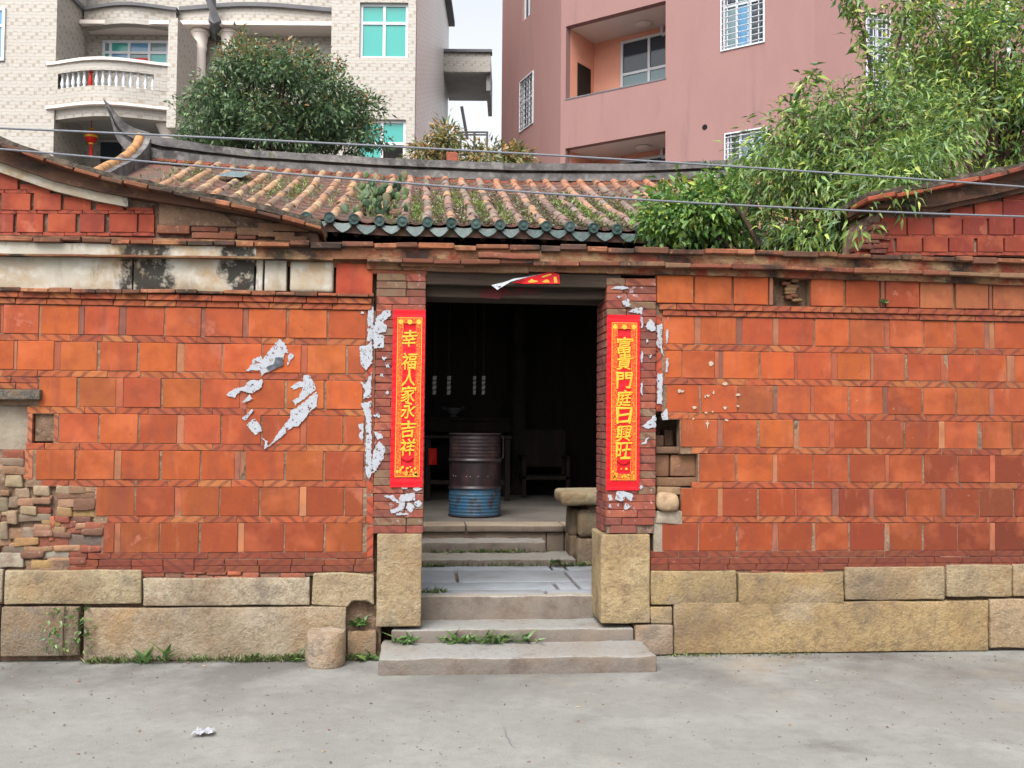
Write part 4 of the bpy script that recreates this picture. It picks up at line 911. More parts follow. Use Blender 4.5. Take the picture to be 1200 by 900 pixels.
# a pane of glass let into the tiles, broken courses at the low end of the right gable
A = [S(P(a, b, 5.6).x, v) for a, b, v in ((254, 209, .66), (283, 210, .66), (288, 202, .76), (262, 201, .76))]
m = MB(); m.v = [tuple(p+Vector((0, 0, .09))) for p in A]+[tuple(p+Vector((0, 0, .08))) for p in A]; m.f = [(0, 1, 2, 3), (7, 6, 5, 4)]+[(i, 4+i, 4+(i+1) % 4, (i+1) % 4) for i in range(4)]; m.build('skylight', 'glass_grey', roof, label='pale glass pane let into the roof tiles')
random.seed(77)
for k in range(26):
    a = U(1000, 1026); b = 250+U(0, 42); l = U(10, 22)
    if b < 250+(1026-a)*1.1: continue
    p, q = P(a, b+U(3.5, 6), .01), P(a+l, b, .01); rblock('thin_brick', p.x, q.x, .005+U(-.02, .02), .2, p.z, q.z, 'rubble', gR, r=.006, amp=.006, n=(1, 0, 0), color=jit(random.choice([L(140, 70, 54, .7), L(126, 84, 66, .7), L(110, 62, 52, .7)]), .15))
mat('faded_red', L(84, 32, 34), rough=.9, layers=[dict(s=14, d=6, lo=.45, hi=.6, c=L(54, 40, 36))])
# ------------------------------------------------------------------ paper on the pillars and walls
def glyph(ch, w, h, bold=.018):
    cu = bpy.data.curves.new('character', 'FONT'); cu.body = ch; cu.size = 1; cu.bevel_depth = bold; cu.bevel_resolution = 0; cu.resolution_u = 3; cu.extrude = .004
    o = bpy.data.objects.new('character', cu); col.objects.link(o)
    dg = bpy.context.evaluated_depsgraph_get(); me = bpy.data.meshes.new_from_object(o.evaluated_get(dg)); bpy.data.objects.remove(o)
    n = len(me.vertices)
    if not n: return None
    a = np.empty(n*3); me.vertices.foreach_get('co', a); a = a.reshape(-1, 3)
    mn, mx = a.min(0), a.max(0); c = (mn+mx)/2
    u = (a[:, 0]-c[0])/(mx[0]-mn[0]); v = (a[:, 1]-c[1])/(mx[1]-mn[1])
    u2 = u*(1+.12*v) + .05*np.sin(v*5) ; v2 = v + .10*u*(1-2*abs(v)) + .02*np.sin(u*7)
    out = np.stack([u2*w, -(a[:, 2])*.15, v2*h], 1); me.vertices.foreach_set('co', out.ravel()); me.update(); return me

def couplet(label, xa, xb, za, zb, chars, cz, lean):
    W, H = xb-xa, zb-za; xc = (xa+xb)/2; y = -.034
    t = thing('couplet', label, 'paper couplet', (xc, y, za), 'red paper couplets on the door pillars')
    m = MB(); rows = []
    sk = lambda z: lean*(z-(za+zb)/2)
    for k in range(25):
        z = za+H*k/24; rows.append([(xa+W*i/6+sk(z), y+.004*math.sin(k*.9+i*1.3)*(.5 if 0 < i < 6 else 1)-(.004 if i in (0, 6) else 0), z) for i in range(7)])
    m.grid(rows); b = len(m.v); m.grid([[(p[0], p[1]+.0008, p[2]) for p in r] for r in rows]); m.build('paper', 'red_paper', t, smooth=60)
    Y = y-.009
    f0, f1, g0, g1 = xa+W*.14, xb-W*.10, za+H*.058, zb-H*.045
    def frame(x0, x1, z0, z1, th, mt, name, yy):
        m = MB()
        for a, b_, c, d in ((x0, x1, z0, z0+th), (x0, x1, z1-th, z1), (x0, x0+th, z0+th, z1-th), (x1-th, x1, z0+th, z1-th)):
            q = len(m.v); m.v += [(a+sk(c), yy, c), (b_+sk(c), yy, c), (b_+sk(d), yy, d), (a+sk(d), yy, d)]; m.f.append((q, q+1, q+2, q+3))
        m.build(name, mt, t)
    frame(f0, f1, g0, g1, .004, 'gold_print', 'border_line', Y-.0016)
    bw = W*.16
    frame(f0+.006, f1-.006, g0+.006, g1-.006, bw, 'gold_band', 'border_band', Y-.0008)
    # red panel with round ends inside the band carries the writing
    px0, px1 = f0+.004+bw, f1-.004-bw; r = (px1-px0)/2; z0, z1 = g0+.10+bw*.2, g1-.06
    m = MB(); q = []
    for k in range(13):
        a = math.pi*k/12; q.append(((px0+px1)/2+r*math.cos(a), z1-r+r*math.sin(a)))
    for k in range(13):
        a = math.pi+math.pi*k/12; q.append(((px0+px1)/2+r*math.cos(a), z0+r+r*math.sin(a)))
    m.v = [(x+sk(z), Y-.002, z) for x, z in q]; m.f = [tuple(range(len(q)))]; m.build('text_panel', 'red_paper', t)
    # roundels above, a spray of flowers below
    for k in range(3):
        x = f0+.022+(f1-f0-.044)*k/2; m = MB(); m.lathe([(.008, 0), (.017, 0), (.0165, .001), (.008, .001)], (x+sk(g1), Y-.0022, g1-.03), 14, 'y'); m.build('roundel', 'gold_print', t)
    random.seed(int(xa*1000))
    m = MB()
    for k in range(26):
        x, z, s = U(f0+.014, f1-.014), g0+.014+abs(random.gauss(0, .028)), U(.004, .011); a0 = U(0, 6)
        q = len(m.v); n = 7
        m.v += [(x+s*(1+.3*math.cos(5*a))*math.cos(a+a0)+sk(z), Y-.0026, z+s*math.sin(a+a0)) for a in [2*math.pi*i/n for i in range(n)]]; m.f.append(tuple(range(q, q+n)))
    tag(m.build('flower_print', 'gold_print', t), kind='stuff')
    for ch, z in zip(chars, cz):
        me = glyph(ch, W*.47, .116, .022)
        if me is None: continue
        me.materials.append(MAT['gold_print']); o = bpy.data.objects.new('character', me); link(o, ((px0+px1)/2+sk(z), Y-.0034, z), t); o['label'] = 'gold brush-written character ' + ch
    return t
ca, cb = XZ(459, 1.75, -.03), XZ(497, 1.75, -.03)
couplet('red paper couplet with gold characters on the pillar beside the torn poster', ca, cb, P(476, 571, -.03).z, P(480, 363, -.03).z, '幸福人家永吉祥', [P(478, y, -.03).z for y in (397, 423.5, 443, 462, 480.5, 503, 524)], .006)
ca, cb = XZ(710.5, 1.75, -.03), XZ(749.5, 1.75, -.03)
couplet('red paper couplet with gold characters on the pillar beside the broken brickwork', ca, cb, P(729, 574.5, -.03).z, P(729, 369, -.03).z, '富貴門庭日興旺', [P(729, y, -.03).z for y in (405, 424, 446, 467, 487, 508, 528)], .003)
random.seed(21)

def torn(name, label, cat, polys, y, mt='torn_paper', sc4=4, ox=0, oy=0, jitp=3.2, group=None):
    allp = [p for poly in polys for p in poly]; cx, cy_ = sum(p[0] for p in allp)/len(allp), max(p[1] for p in allp)
    T_ = None if len(polys) == 1 else thing(name, label, cat, P(ox+cx/sc4, oy+cy_/sc4, y), group); o = None
    for poly in polys:
        m = MB(); q = []
        for i, (a, b) in enumerate(poly):
            c, d = poly[(i+1) % len(poly)]; n = max(1, int(math.hypot(c-a, d-b)/7))
            for k in range(n):
                q.append((a+(c-a)*k/n+U(-jitp, jitp), b+(d-b)*k/n+U(-jitp, jitp)))
        pts = [P(ox+a/sc4, oy+b/sc4, y) for a, b in q]
        bq = len(m.v); n = len(pts)
        m.v += [(p.x, y-.001-abs(mnoise.noise(Vector((p.x*14, 0, p.z*14))))*.0025, p.z) for p in pts]; m.v += [(p.x, y+.0015, p.z) for p in pts]
        m.f.append(tuple(range(bq, bq+n)))
        for i in range(n): k = (i+1) % n; m.f.append((bq+i, bq+n+i, bq+n+k, bq+k))
        o = m.build('scrap' if T_ else name, mt, T_)
    return T_ or tag(o, label, cat, group)
A_ = [(312, 228), (335, 250), (350, 290), (380, 308), (345, 352), (352, 300), (335, 290), (325, 345), (265, 382), (245, 385), (225, 408), (222, 375), (152, 378), (185, 345), (180, 330), (225, 305), (235, 325), (255, 290)]
B_ = [(60, 492), (95, 462), (145, 450), (165, 425), (230, 418), (228, 455), (190, 480), (165, 482), (130, 470), (100, 503)]
C_ = [(130, 530), (170, 490), (185, 510), (150, 525)]; D_ = [(135, 600), (180, 555), (188, 565), (148, 612)]; E_ = [(157, 632), (195, 600), (232, 655), (195, 680)]
F_ = [(222, 690), (255, 710), (240, 745), (275, 715), (290, 688), (360, 600), (365, 560), (385, 555), (430, 520), (485, 475), (490, 495), (485, 545), (450, 570), (430, 600), (400, 635), (370, 640), (330, 680), (290, 710), (262, 730)]
G_ = [(370, 520), (400, 500), (420, 455), (405, 452), (378, 468), (360, 455), (385, 435), (420, 425), (425, 400), (450, 400), (475, 440), (478, 468), (430, 505), (385, 540)]
torn('torn_poster', 'torn remains of a white poster on the brick wall', 'poster', [A_, B_, C_, D_, E_, F_, G_], -.0085, ox=250, oy=340)
torn('poster_scrap', 'dark grey scrap left on the torn white poster', 'paper scrap', [[(290, 315), (325, 315), (330, 350), (265, 382), (248, 360), (285, 345)]], -.0125, 'grey_paper', ox=250, oy=340, jitp=1)
def blob(cx, cy, rx, ry, n=9): return [(cx+rx*U(.5, 1.1)*math.cos(2*math.pi*i/n), cy+ry*U(.5, 1.1)*math.sin(2*math.pi*i/n)) for i in range(n)]
torn('paper_strip', 'white pasted paper remains between the torn poster wall and its pillar', 'paper scrap', [[(725, 80), (750, 75), (750, 228), (722, 240)], [(685, 265), (720, 258), (745, 232), (745, 340), (715, 375), (690, 350)], [(692, 430), (712, 440), (742, 380), (742, 500), (700, 510), (712, 470)], [(692, 530), (740, 520), (742, 860), (730, 890), (715, 860), (715, 600)], [(680, 630), (705, 620), (700, 720), (685, 690)], [(695, 100), (703, 100), (703, 113), (692, 112)]], -.0085, ox=250, oy=340)
torn('pillar_scraps', 'white paper scraps clinging to the pillar beside the characters 幸福人家', 'paper scrap', [[(750, 180), (765, 130), (800, 95), (830, 92), (832, 120), (790, 150), (815, 165), (810, 195), (765, 205), (800, 215), (800, 270), (750, 272)], [(748, 590), (780, 570), (782, 598)], [(750, 660), (790, 675), (795, 695), (770, 700)], [(745, 770), (775, 705), (808, 740), (795, 790), (760, 850), (742, 862)], blob(800, 320, 14, 12), blob(790, 400, 10, 14), blob(815, 350, 12, 18), blob(815, 480, 10, 12)], -.0285, ox=250, oy=340)
torn('pillar_scraps', 'white paper scraps on the pillar below the couplet near the stump', 'paper scrap', [[(800, 5), (840, 0), (880, 45), (830, 20)], [(875, 0), (945, -10), (945, 25), (900, 30), (890, 70), (860, 80), (835, 90), (830, 70), (865, 60)], blob(920, 60, 30, 24), blob(960, 40, 18, 20), blob(880, 90, 40, 8), blob(950, -30, 26, 14), blob(900, -36, 20, 10)], -.0285, ox=250, oy=580)
torn('pillar_scraps', 'white paper scraps on the pillar below the couplet near the stone bench', 'paper scrap', [[(128, 400), (145, 395), (150, 425), (135, 428)], [(170, 385), (200, 380), (250, 400), (240, 430), (215, 415), (190, 430), (165, 420)], blob(140, 452, 8, 14, 5), blob(178, 448, 8, 12, 5), [(210, 440), (240, 450), (225, 468), (205, 465)], blob(285, 365, 8, 14, 6)], -.0285, ox=680, oy=480)
torn('pillar_scraps', 'white paper scraps on the pillar beside the characters 富貴門庭', 'paper scrap', [[(305, 330), (325, 290), (350, 320), (356, 352), (330, 352)], [(195, 215), (225, 198), (236, 232), (212, 240)], [(225, 262), (260, 245), (292, 240), (290, 272)], [(285, 280), (293, 285), (293, 340), (283, 340)], [(285, 440), (294, 450), (290, 500), (283, 490)], [(284, 600), (293, 585), (292, 650), (284, 650)], [(290, 800), (350, 745), (356, 760), (352, 805), (320, 808)], [(285, 885), (320, 850), (310, 880)], blob(315, 400, 8, 9), blob(190, 150, 50, 10), blob(330, 470, 10, 9), blob(180, 190, 18, 6)], -.0285, ox=680, oy=300)
torn('paper_strip', 'white pasted paper remains in the pillar joint above the broken brickwork', 'paper scrap', [[(358, 325), (385, 315), (382, 380), (388, 470), (378, 440), (352, 405), (362, 395)], [(360, 550), (385, 552), (384, 695), (362, 690)], [(380, 740), (408, 715), (412, 765), (385, 768)], [(402, 345), (413, 338), (413, 395), (402, 415)], [(402, 480), (412, 478), (410, 545), (400, 540)], [(408, 285), (414, 288), (410, 305)]], -.0085, ox=680, oy=300)
torn('chalk_marks', 'pale plaster splashes on the bricks above the broken brickwork', 'plaster marks', [blob(680, 600, 14, 9), blob(535, 710, 13, 10), blob(680, 712, 13, 9), blob(740, 702, 9, 6), blob(590, 735, 8, 5), blob(685, 770, 10, 6), blob(612, 505, 12, 18), blob(480, 635, 9, 7), blob(465, 632, 8, 12, 6), blob(740, 650, 12, 10), blob(600, 655, 10, 7), blob(597, 790, 5, 22, 7), blob(597, 785, 14, 5, 6), blob(620, 730, 6, 5), blob(530, 762, 6, 5), blob(625, 640, 6, 10), blob(585, 660, 5, 8)], -.0085, 'chalk', ox=680, oy=300, jitp=1)

# remains of the red paper over the door, curling off
t = thing('lintel_paper', 'torn red and gold paper peeling off the wooden door lintel', 'paper banner', P(625, 333, -.02))
def sheet(poly, y, name, mt, dy=None):
    q = [P(560+a/7.5, 290+b/7.5, y if dy is None else y+dy[i]) for i, (a, b) in enumerate(poly)]; m = MB(); m.v = [tuple(p) for p in q]; m.f = [tuple(range(len(q)))]; return m.build(name, mt, t)
sheet([(300, 310), (440, 262), (560, 232), (640, 212), (715, 235), (722, 318), (560, 320), (400, 320)], -.02, 'paper', 'red_paper')
sheet([(440, 300), (460, 285), (475, 275), (490, 288), (525, 292), (528, 303), (480, 308), (450, 310)], -.0225, 'character', 'gold_print')
sheet([(565, 300), (590, 285), (612, 280), (628, 298), (630, 308), (575, 308)], -.0225, 'character', 'gold_print')
sheet([(665, 260), (690, 255), (700, 310), (672, 310)], -.0225, 'border_print', 'gold_print')
sheet([(560, 255), (640, 228), (650, 240), (570, 265)], -.0225, 'border_print', 'gold_print')
sheet([(118, 330), (230, 305), (320, 272), (570, 232), (440, 262), (290, 300), (170, 372)], -.03, 'curled_edge', 'torn_paper', [-.05, -.03, -.01, 0, 0, -.04, -.07])
sheet([(30, 370), (130, 350), (560, 360), (570, 410), (210, 420), (190, 455), (20, 440)], .054, 'faded_print', 'faded_red')

# ------------------------------------------------------------------ oil drum in the hall
b = PZ(556, 607, zC); rr = .5*(P(587.3, 560, b.y+.28).x-P(526, 560, b.y+.28).x); DY = b.y+rr; dx = XZ(556.5, zC+.4, DY)
Hd = P(556, 508, DY).z-zC
drum = thing('oil_drum', 'rusty dark steel drum with a bright blue base standing in the doorway hall', 'drum', (dx, DY, zC))
def dprof(h0, h1, rings):
    pr = []; n = 60
    for k in range(n+1):
        h = h0+(h1-h0)*k/n; r = rr*.975
        for c, a, w_ in rings: r += a*math.exp(-((h-c)/w_)**2)
        pr.append((r, h))
    return pr
rg = [(Hd*.345, .016, .012), (Hd*.675, .016, .012)] + [(Hd*(.03+.04*k), .004, .009) for k in range(7)] + [(Hd*(.73+.042*k), .004, .009) for k in range(6)]
m = MB(); m.lathe(dprof(Hd*.345, Hd*.985, rg), (dx, DY, zC), 40); body = m.build('body', 'drum_paint', drum, smooth=40)
m = MB(); m.lathe(dprof(.012, Hd*.344, rg), (dx, DY, zC), 40); m.build('painted_base', 'drum_blue', drum, smooth=40, label='blue painted lower third of the drum')
for z in (0, Hd*.985):
    m = MB(); m.lathe([(rr*.95, z), (rr*1.01, z+.002), (rr*1.015, z+.010), (rr*.99, z+.016), (rr*.94, z+.014)], (dx, DY, zC), 40); m.build('rim', 'drum_paint', drum, smooth=40)
m = MB()
for k, a in enumerate((-2.6, -2.45, -1.95, -1.8, -1.5, -1.1)):
    x, y = dx+rr*.975*math.cos(a), DY+rr*.975*math.sin(a); m.lathe([(.001, -.001), (.005, .0), (.0045, .002), (.001, .002)], (x, y-.001, zC+Hd*.49), 8, 'y')
tag(m.build('bung_marks', 'cement', body), kind='stuff')
m = MB(); m.tube([(dx+rr*1.03, DY-.05, zC+Hd*.70), (dx+rr*1.06, DY-.05, zC+Hd*.72), (dx+rr*1.06, DY-.05, zC+Hd*.95), (dx+rr*1.0, DY-.05, zC+Hd*.96)], .008, 6); m.build('strap', 'drum_paint', drum)

# ------------------------------------------------------------------ stone bench in the court
yb = PZ(690, 661, CZ).y+.02
bench = thing('stone_bench', 'rough stone slab bench on stacked boulders beside the court steps', 'bench', (XZ(690, .6, yb), yb, CZ))
def st(a, b, c, d, y0, y1, name, co, r=.05, amp=.03):
    p, q = P(a, d, y0), P(c, b, y0); return rblock(name, p.x, q.x, y0, y1, p.z, q.z, 'granite', bench, r=r, amp=amp, fr=4, n=(2, 2, 1), color=jit(co, .06))
st(657.5, 576.5, 742, 593, yb-.05, yb+.5, 'seat_slab', L(178, 164, 136, .8), .04, .02)
st(677, 597, 735, 631, yb, yb+.4, 'boulder', L(136, 126, 108, .8)); st(668, 594, 679, 627, yb+.1, yb+.4, 'boulder', L(112, 100, 86, .8), .03)
st(677, 630.5, 735, 664, yb, yb+.4, 'boulder', L(150, 132, 110, .8), .03, .02); st(669, 627, 679, 655, yb+.1, yb+.4, 'boulder', L(110, 98, 86, .8), .03); st(690, 592, 735, 598, yb+.03, yb+.4, 'boulder', L(110, 98, 86, .8), .03)
st(655, 658, 676, 665.5, yb-.12, yb+.1, 'footstone', L(130, 116, 104, .8), .02, .01)

# ------------------------------------------------------------------ round stone stump outside
p = PZ(382, 785, 0); rs = .5*(P(405.5, 765, p.y+.1).x-P(358.5, 765, p.y+.1).x); sx, sy = XZ(382, .1, p.y+rs), p.y+rs; hs_ = P(382, 739, sy).z
m = MB(); rows = []; n = 28
for k, (r, z) in enumerate([(.01, -.01), (.9, -.01), (.97, .02), (1.0, .08), (1.0, .15), (.99, .21), (.97, .25), (.92, .28), (.6, .285), (.3, .28), (.01, .285)]):
    rows.append([])
    for i in range(n+1):
        a = 2*math.pi*(i % n)/n; v = Vector((math.cos(a)*r*rs, math.sin(a)*r*rs, z*hs_/.28)); nz = mnoise.noise(v*7+Vector((3, 1, 2)))*.02+mnoise.noise(v*22)*.006
        rows[-1].append((sx+v.x*(1+nz*3), sy+v.y*(1+nz*3), v.z+nz*(1 if k > 6 else .0)))
m.grid(rows); o = m.build('stone_stump', 'granite', smooth=50, color=L(186, 170, 152, .8)); tag(o, 'short round stone stump on the road against the plinth', 'stone stump')

# ------------------------------------------------------------------ altar table and its things, far in the dark
ay = 6.9
tb = P(560, 497, ay); ax0, ax1 = XZ(470, 1.6, ay), XZ(606, 1.6, ay); az = P(540, 489, ay).z
alt = thing('altar_table', 'long dark wooden altar table at the back of the hall', 'table', ((ax0+ax1)/2, ay, zC))
m = MB(); m.box(ax0, ax1, ay, ay+.5, az-.05, az); m.build('table_top', 'dark_wood', alt, bevel=.006)
m = MB(); m.box(ax0+.06, ax1-.06, ay+.03, ay+.05, az-.2, az-.052); m.build('apron', 'dark_wood', alt)
for x in (ax0+.04, ax1-.1):
    for y in (ay+.02, ay+.42): m = MB(); m.box(x, x+.06, y, y+.06, zC, az-.051); m.build('leg', 'dark_wood', alt)
ft0, ft1 = XZ(480, 1.4, 5.6), XZ(600, 1.4, 5.6); fz = P(520, 510, 5.6).z
ft = thing('side_table', 'dark wooden square table behind the oil drum', 'table', ((ft0+ft1)/2, 5.6, zC))
m = MB(); m.box(ft0, ft1, 5.6, 6.5, fz-.04, fz); m.build('table_top', 'dark_wood', ft, bevel=.005)
for x in (XZ(499, 1.2, 5.6), ft1-.08):
    for y in (5.63, 6.4): m = MB(); m.box(x, x+.06, y, y+.06, zC, fz-.041); m.build('leg', 'dark_wood', ft)
m = MB(); m.box(ft0+.06, ft1-.06, 5.65, 5.69, zC+.2, zC+.25); m.build('stretcher', 'dark_wood', ft)
for i, (px, w_) in enumerate(((509, 2.8), (526, 2.8), (556, 2.2), (566.5, 2.4))):
    YP = 5.0; p, q = P(px-w_, 463, YP), P(px+w_, 440, YP); hb = P(px, 470, YP)
    tt = thing('spirit_plaque', 'small dark hanging plaque with pale writing above the altar', 'plaque', (hb.x, YP, p.z), 'plaques behind the altar')
    m = MB(); m.box(p.x, q.x, YP, YP+.02, p.z, q.z); m.build('board', 'dark_wood', tt)
    m = MB(); m.tube([(hb.x, YP+.01, q.z), (hb.x, YP+.01, 3.75)], .004, 5); m.build('cord', 'dark_wood', tt)
    for k in range(4):
        me = glyph('福祿壽喜'[k], (q.x-p.x)*.9, (q.z-p.z)*.22, .03)
        if me: me.materials.append(MAT['cement']); o = bpy.data.objects.new('character', me); link(o, ((p.x+q.x)/2, YP-.004, q.z-(q.z-p.z)*(.13+.245*k)), tt)
pb = P(531.5, 487, ay+.2)
bw = thing('incense_bowl', 'metal incense bowl on the dark altar table', 'bowl', (pb.x, ay+.2, az))
m = MB(); m.lathe([(.05, 0), (.06, .01), (.03, .03), (.09, .07), (.115, .12), (.11, .13), (.09, .12), (.02, .09)], (pb.x, ay+.2, az), 20); m.build('bowl', 'dark_cement', bw, smooth=50)
m = MB(); m.tube([(pb.x-.11, ay+.2, az+.1), (pb.x-.15, ay+.2, az+.13), (pb.x-.11, ay+.2, az+.15)], .01, 6); m.tube([(pb.x+.11, ay+.2, az+.1), (pb.x+.15, ay+.2, az+.13), (pb.x+.11, ay+.2, az+.15)], .01, 6); m.build('handles', 'dark_cement', bw)
# wooden armchair in the dark, right of the drum
cy = 6.2; c0, c1 = XZ(612, 1, cy), XZ(668, 1, cy); cz0 = P(640, 558, cy).z
ch = thing('wooden_armchair', 'old dark wooden armchair in the shade of the hall', 'chair', ((c0+c1)/2, cy, zC))
m = MB(); m.box(c0, c1, cy, cy+.5, cz0-.05, cz0); m.build('seat', 'dark_wood', ch, bevel=.006)
m = MB(); m.box(c0, c1, cy+.46, cy+.5, cz0+.1, cz0+.6); m.build('backrest', 'dark_wood', ch)
for x in (c0, c1-.05):
    m = MB(); m.box(x, x+.05, cy, cy+.46, cz0+.22, cz0+.26); m.build('armrest', 'dark_wood', ch, bevel=.006)
    for y in (cy, cy+.45): m = MB(); m.box(x, x+.05, y, y+.05, zC, cz0+.215 if y == cy else cz0+.6); m.build('leg', 'dark_wood', ch)
p = P(507, 535, 5.58)
m = MB(); m.grid([[(p.x-.05+.02*i, 5.575+.012*math.sin(i*2+k), p.z+.1-.05*k) for i in range(6)] for k in range(5)]); tag(m.build('red_cloth', 'red_lantern', smooth=60), 'small red cloth hanging from the dark table', 'cloth')

# ------------------------------------------------------------------ litter and cables
for ck in ([(589, 850), (592, 860), (597, 868), (604, 877)],):
    m = MB(); A = [PZ(a, b, .003) for a, b in ck]; rows = []
    B2 = []
    for a, b in zip(A, A[1:]):
        for k in range(5): B2.append(a.lerp(b, k/5)+Vector((U(-.006, .006), U(-.006, .006), 0)))
    B2.append(A[-1]); n = len(B2)
    m.grid([[p+Vector((-.0035*math.sin(math.pi*(i+.3)/n), 0, 0)) for i, p in enumerate(B2)], [p+Vector((.0035*math.sin(math.pi*(i+.3)/n), 0, 0)) for i, p in enumerate(B2)]]); m.build('road_crack', 'dark_cement', road)
lp = PZ(238, 862, .0)
m = MB(); rows = []
for i in range(6):
    rows.append([(lp.x-.05+.02*i+U(-.006, .006), lp.y-.035+.026*k+U(-.008, .008), .006+.022*abs(math.sin(i*1.7+k*2.1))+U(0, .008)) for k in range(4)])
m.grid(rows); tag(m.build('crumpled_paper', 'torn_paper', smooth=20), 'crumpled white paper litter lying on the road', 'litter')
m = MB()
for k in range(700):
    px, py = U(-20, 1220), 770+U(0, 1)**(3.2 if k > 160 else 1.3)*130; q = PZ(px, py, 0); s = U(.002, .0075)*(1.5 if k < 50 else 1)
    if 440 < px < 775 and py < 796: continue
    b0 = len(m.v); n = 6
    m.v += [(q.x+s*U(.6, 1.3)*math.cos(a), q.y+s*U(.6, 1.3)*math.sin(a), .0005) for a in [i*math.pi/3 for i in range(n)]] + [(q.x, q.y, s*U(.4, .9))]
    for i in range(n): m.f.append((b0+i, b0+(i+1) % n, b0+n))
tag(m.build('pebbles', 'rubble', color=L(134, 118, 104, .75)), 'scattered grit and chips on the concrete road', 'grit', kind='stuff')
p = PZ(1018, 762, 0); o = rblock('loose_stone', p.x-.03, p.x+.035, p.y-.03, p.y+.02, -.004, .028, 'rubble', None, r=.02, amp=.008, color=L(190, 180, 164, .8)); tag(o, 'loose pale stone on the road at the foot of the yellowish plinth', 'stone')
for pts, lab, yy in (([(-500, 128), (0, 150), (300, 164), (600, 179), (900, 198), (1200, 219), (1700, 258)], 'upper grey overhead cable crossing before the roof', -.55), ([(-500, 141), (0, 174), (300, 201.5), (600, 223.5), (900, 242), (1200, 254), (1700, 266)], 'lower grey overhead cable crossing before the roof eave', -.45)):
    q = [P(a, b, yy) for a, b in pts]; X = np.linspace(q[0].x, q[-1].x, 60); co = np.polyfit([v.x for v in q], [v.z for v in q], 4)
    m = MB(); m.tube([(x, yy, float(np.polyval(co, x))) for x in X], .0068, 8); tag(m.build('overhead_cable', 'cable', smooth=60), lab, 'cable', 'cables strung along the street')
# ------------------------------------------------------------------ cream tiled house behind, left
B = Frame((CAM.x, CAM.y), (math.cos(YAW), -math.sin(YAW)))
def bx(m, a, b, c, d, t0, t1, j=0):       # a box whose front face spans pixels (a,b)-(c,d) at depth t0
    s0, z1 = B.hit(a, b, t0); s1, z0 = B.hit(c, d, t0); m.box(s0, s1, t0, t1, z0, z1); return m
def part(a, b, c, d, t0, t1, name, mt, par, bevel=0, label=None):
    m = MB(B); bx(m, a, b, c, d, t0, t1); return m.build(name, mt, par, bevel=bevel, label=label)
def hole_wall(fr, s0, s1, z0, z1, t0, t1, holes, name, mt, par):
    m = MB(fr); S_ = sorted({s0, s1, *[h[0] for h in holes], *[h[1] for h in holes]}); Z_ = sorted({z0, z1, *[h[2] for h in holes], *[h[3] for h in holes]})
    S_ = [s for s in S_ if s0 <= s <= s1]; Z_ = [z for z in Z_ if z0 <= z <= z1]
    for a, b in zip(S_, S_[1:]):
        for c, d in zip(Z_, Z_[1:]):
            if any(h[0]-1e-6 <= a and b <= h[1]+1e-6 and h[2]-1e-6 <= c and d <= h[3]+1e-6 for h in holes): continue
            m.box(a, b, t0, t1, c, d)
    return m.build(name, mt, par)
def window(fr, s0, s1, z0, z1, t, par, cols, rows, glass, fw=.05, bars=None, open_=()):
    """frame, panes, optional grille; cols and rows are the splits as fractions"""
    m = MB(fr); cs, rs_ = [0]+list(cols)+[1], [0]+list(rows)+[1]
    for c in cs: x = s0+(s1-s0)*c; m.box(max(s0, x-fw/2), min(s1, x+fw/2) if 0 < c else s0+fw, t-.03, t+.03, z0, z1) if 0 < c < 1 else m.box(s0 if c == 0 else s1-fw, s0+fw if c == 0 else s1, t-.03, t+.03, z0, z1)
    for r in rs_: z = z0+(z1-z0)*r; za, zb_ = (z0, z0+fw) if r == 0 else ((z1-fw, z1) if r == 1 else (z-fw/2, z+fw/2)); m.box(s0, s1, t-.026, t+.026, za, zb_)
    w_ = m.build('window', 'white_metal', par)
    k = 0
    for i in range(len(cs)-1):
        for j in range(len(rs_)-1):
            m = MB(fr); a, b, c, d = s0+(s1-s0)*cs[i], s0+(s1-s0)*cs[i+1], z0+(z1-z0)*rs_[j], z0+(z1-z0)*rs_[j+1]
            m.box(a+.01, b-.01, t+.005, t+.012, c+.01, d-.01); m.build('pane', 'dark_void' if k in open_ else (glass[k % len(glass)] if isinstance(glass, (list, tuple)) else glass), w_); k += 1
    if bars:
        nb, mb_ = bars
        for i in range(nb):
            x = s0+(s1-s0)*(i+.5)/nb; m = MB(fr); m.tube([(x, t-.09, z0-.02), (x, t-.09, z1+.02)], .012, 4); m.build('window_bar', 'white_metal', w_)
        for i in range(mb_):
            z = z0+(z1-z0)*(i+.5)/mb_; m = MB(fr); m.tube([(s0-.02, t-.11, z), (s1+.02, t-.11, z)], .012, 4); m.build('window_bar', 'white_metal', w_)
        m = MB(fr)
        for za in (z0-.03, z1): m.box(s0-.03, s1+.03, t-.13, t-.06, za, za+.03)
        for xa in (s0-.03, s1): m.box(xa, xa+.03, t-.129, t-.061, z0, z1)
        m.build('grille_frame', 'white_metal', w_)
    return w_
bh = thing('apartment_house', 'cream tiled apartment house with curved balcony behind the round tree', 'building', B.w((B.hit(230, 400, 26)[0], 26, 0)))
def bz(py, t): return B.hit(300, py, t)[1]
T = 'cream_tiles'
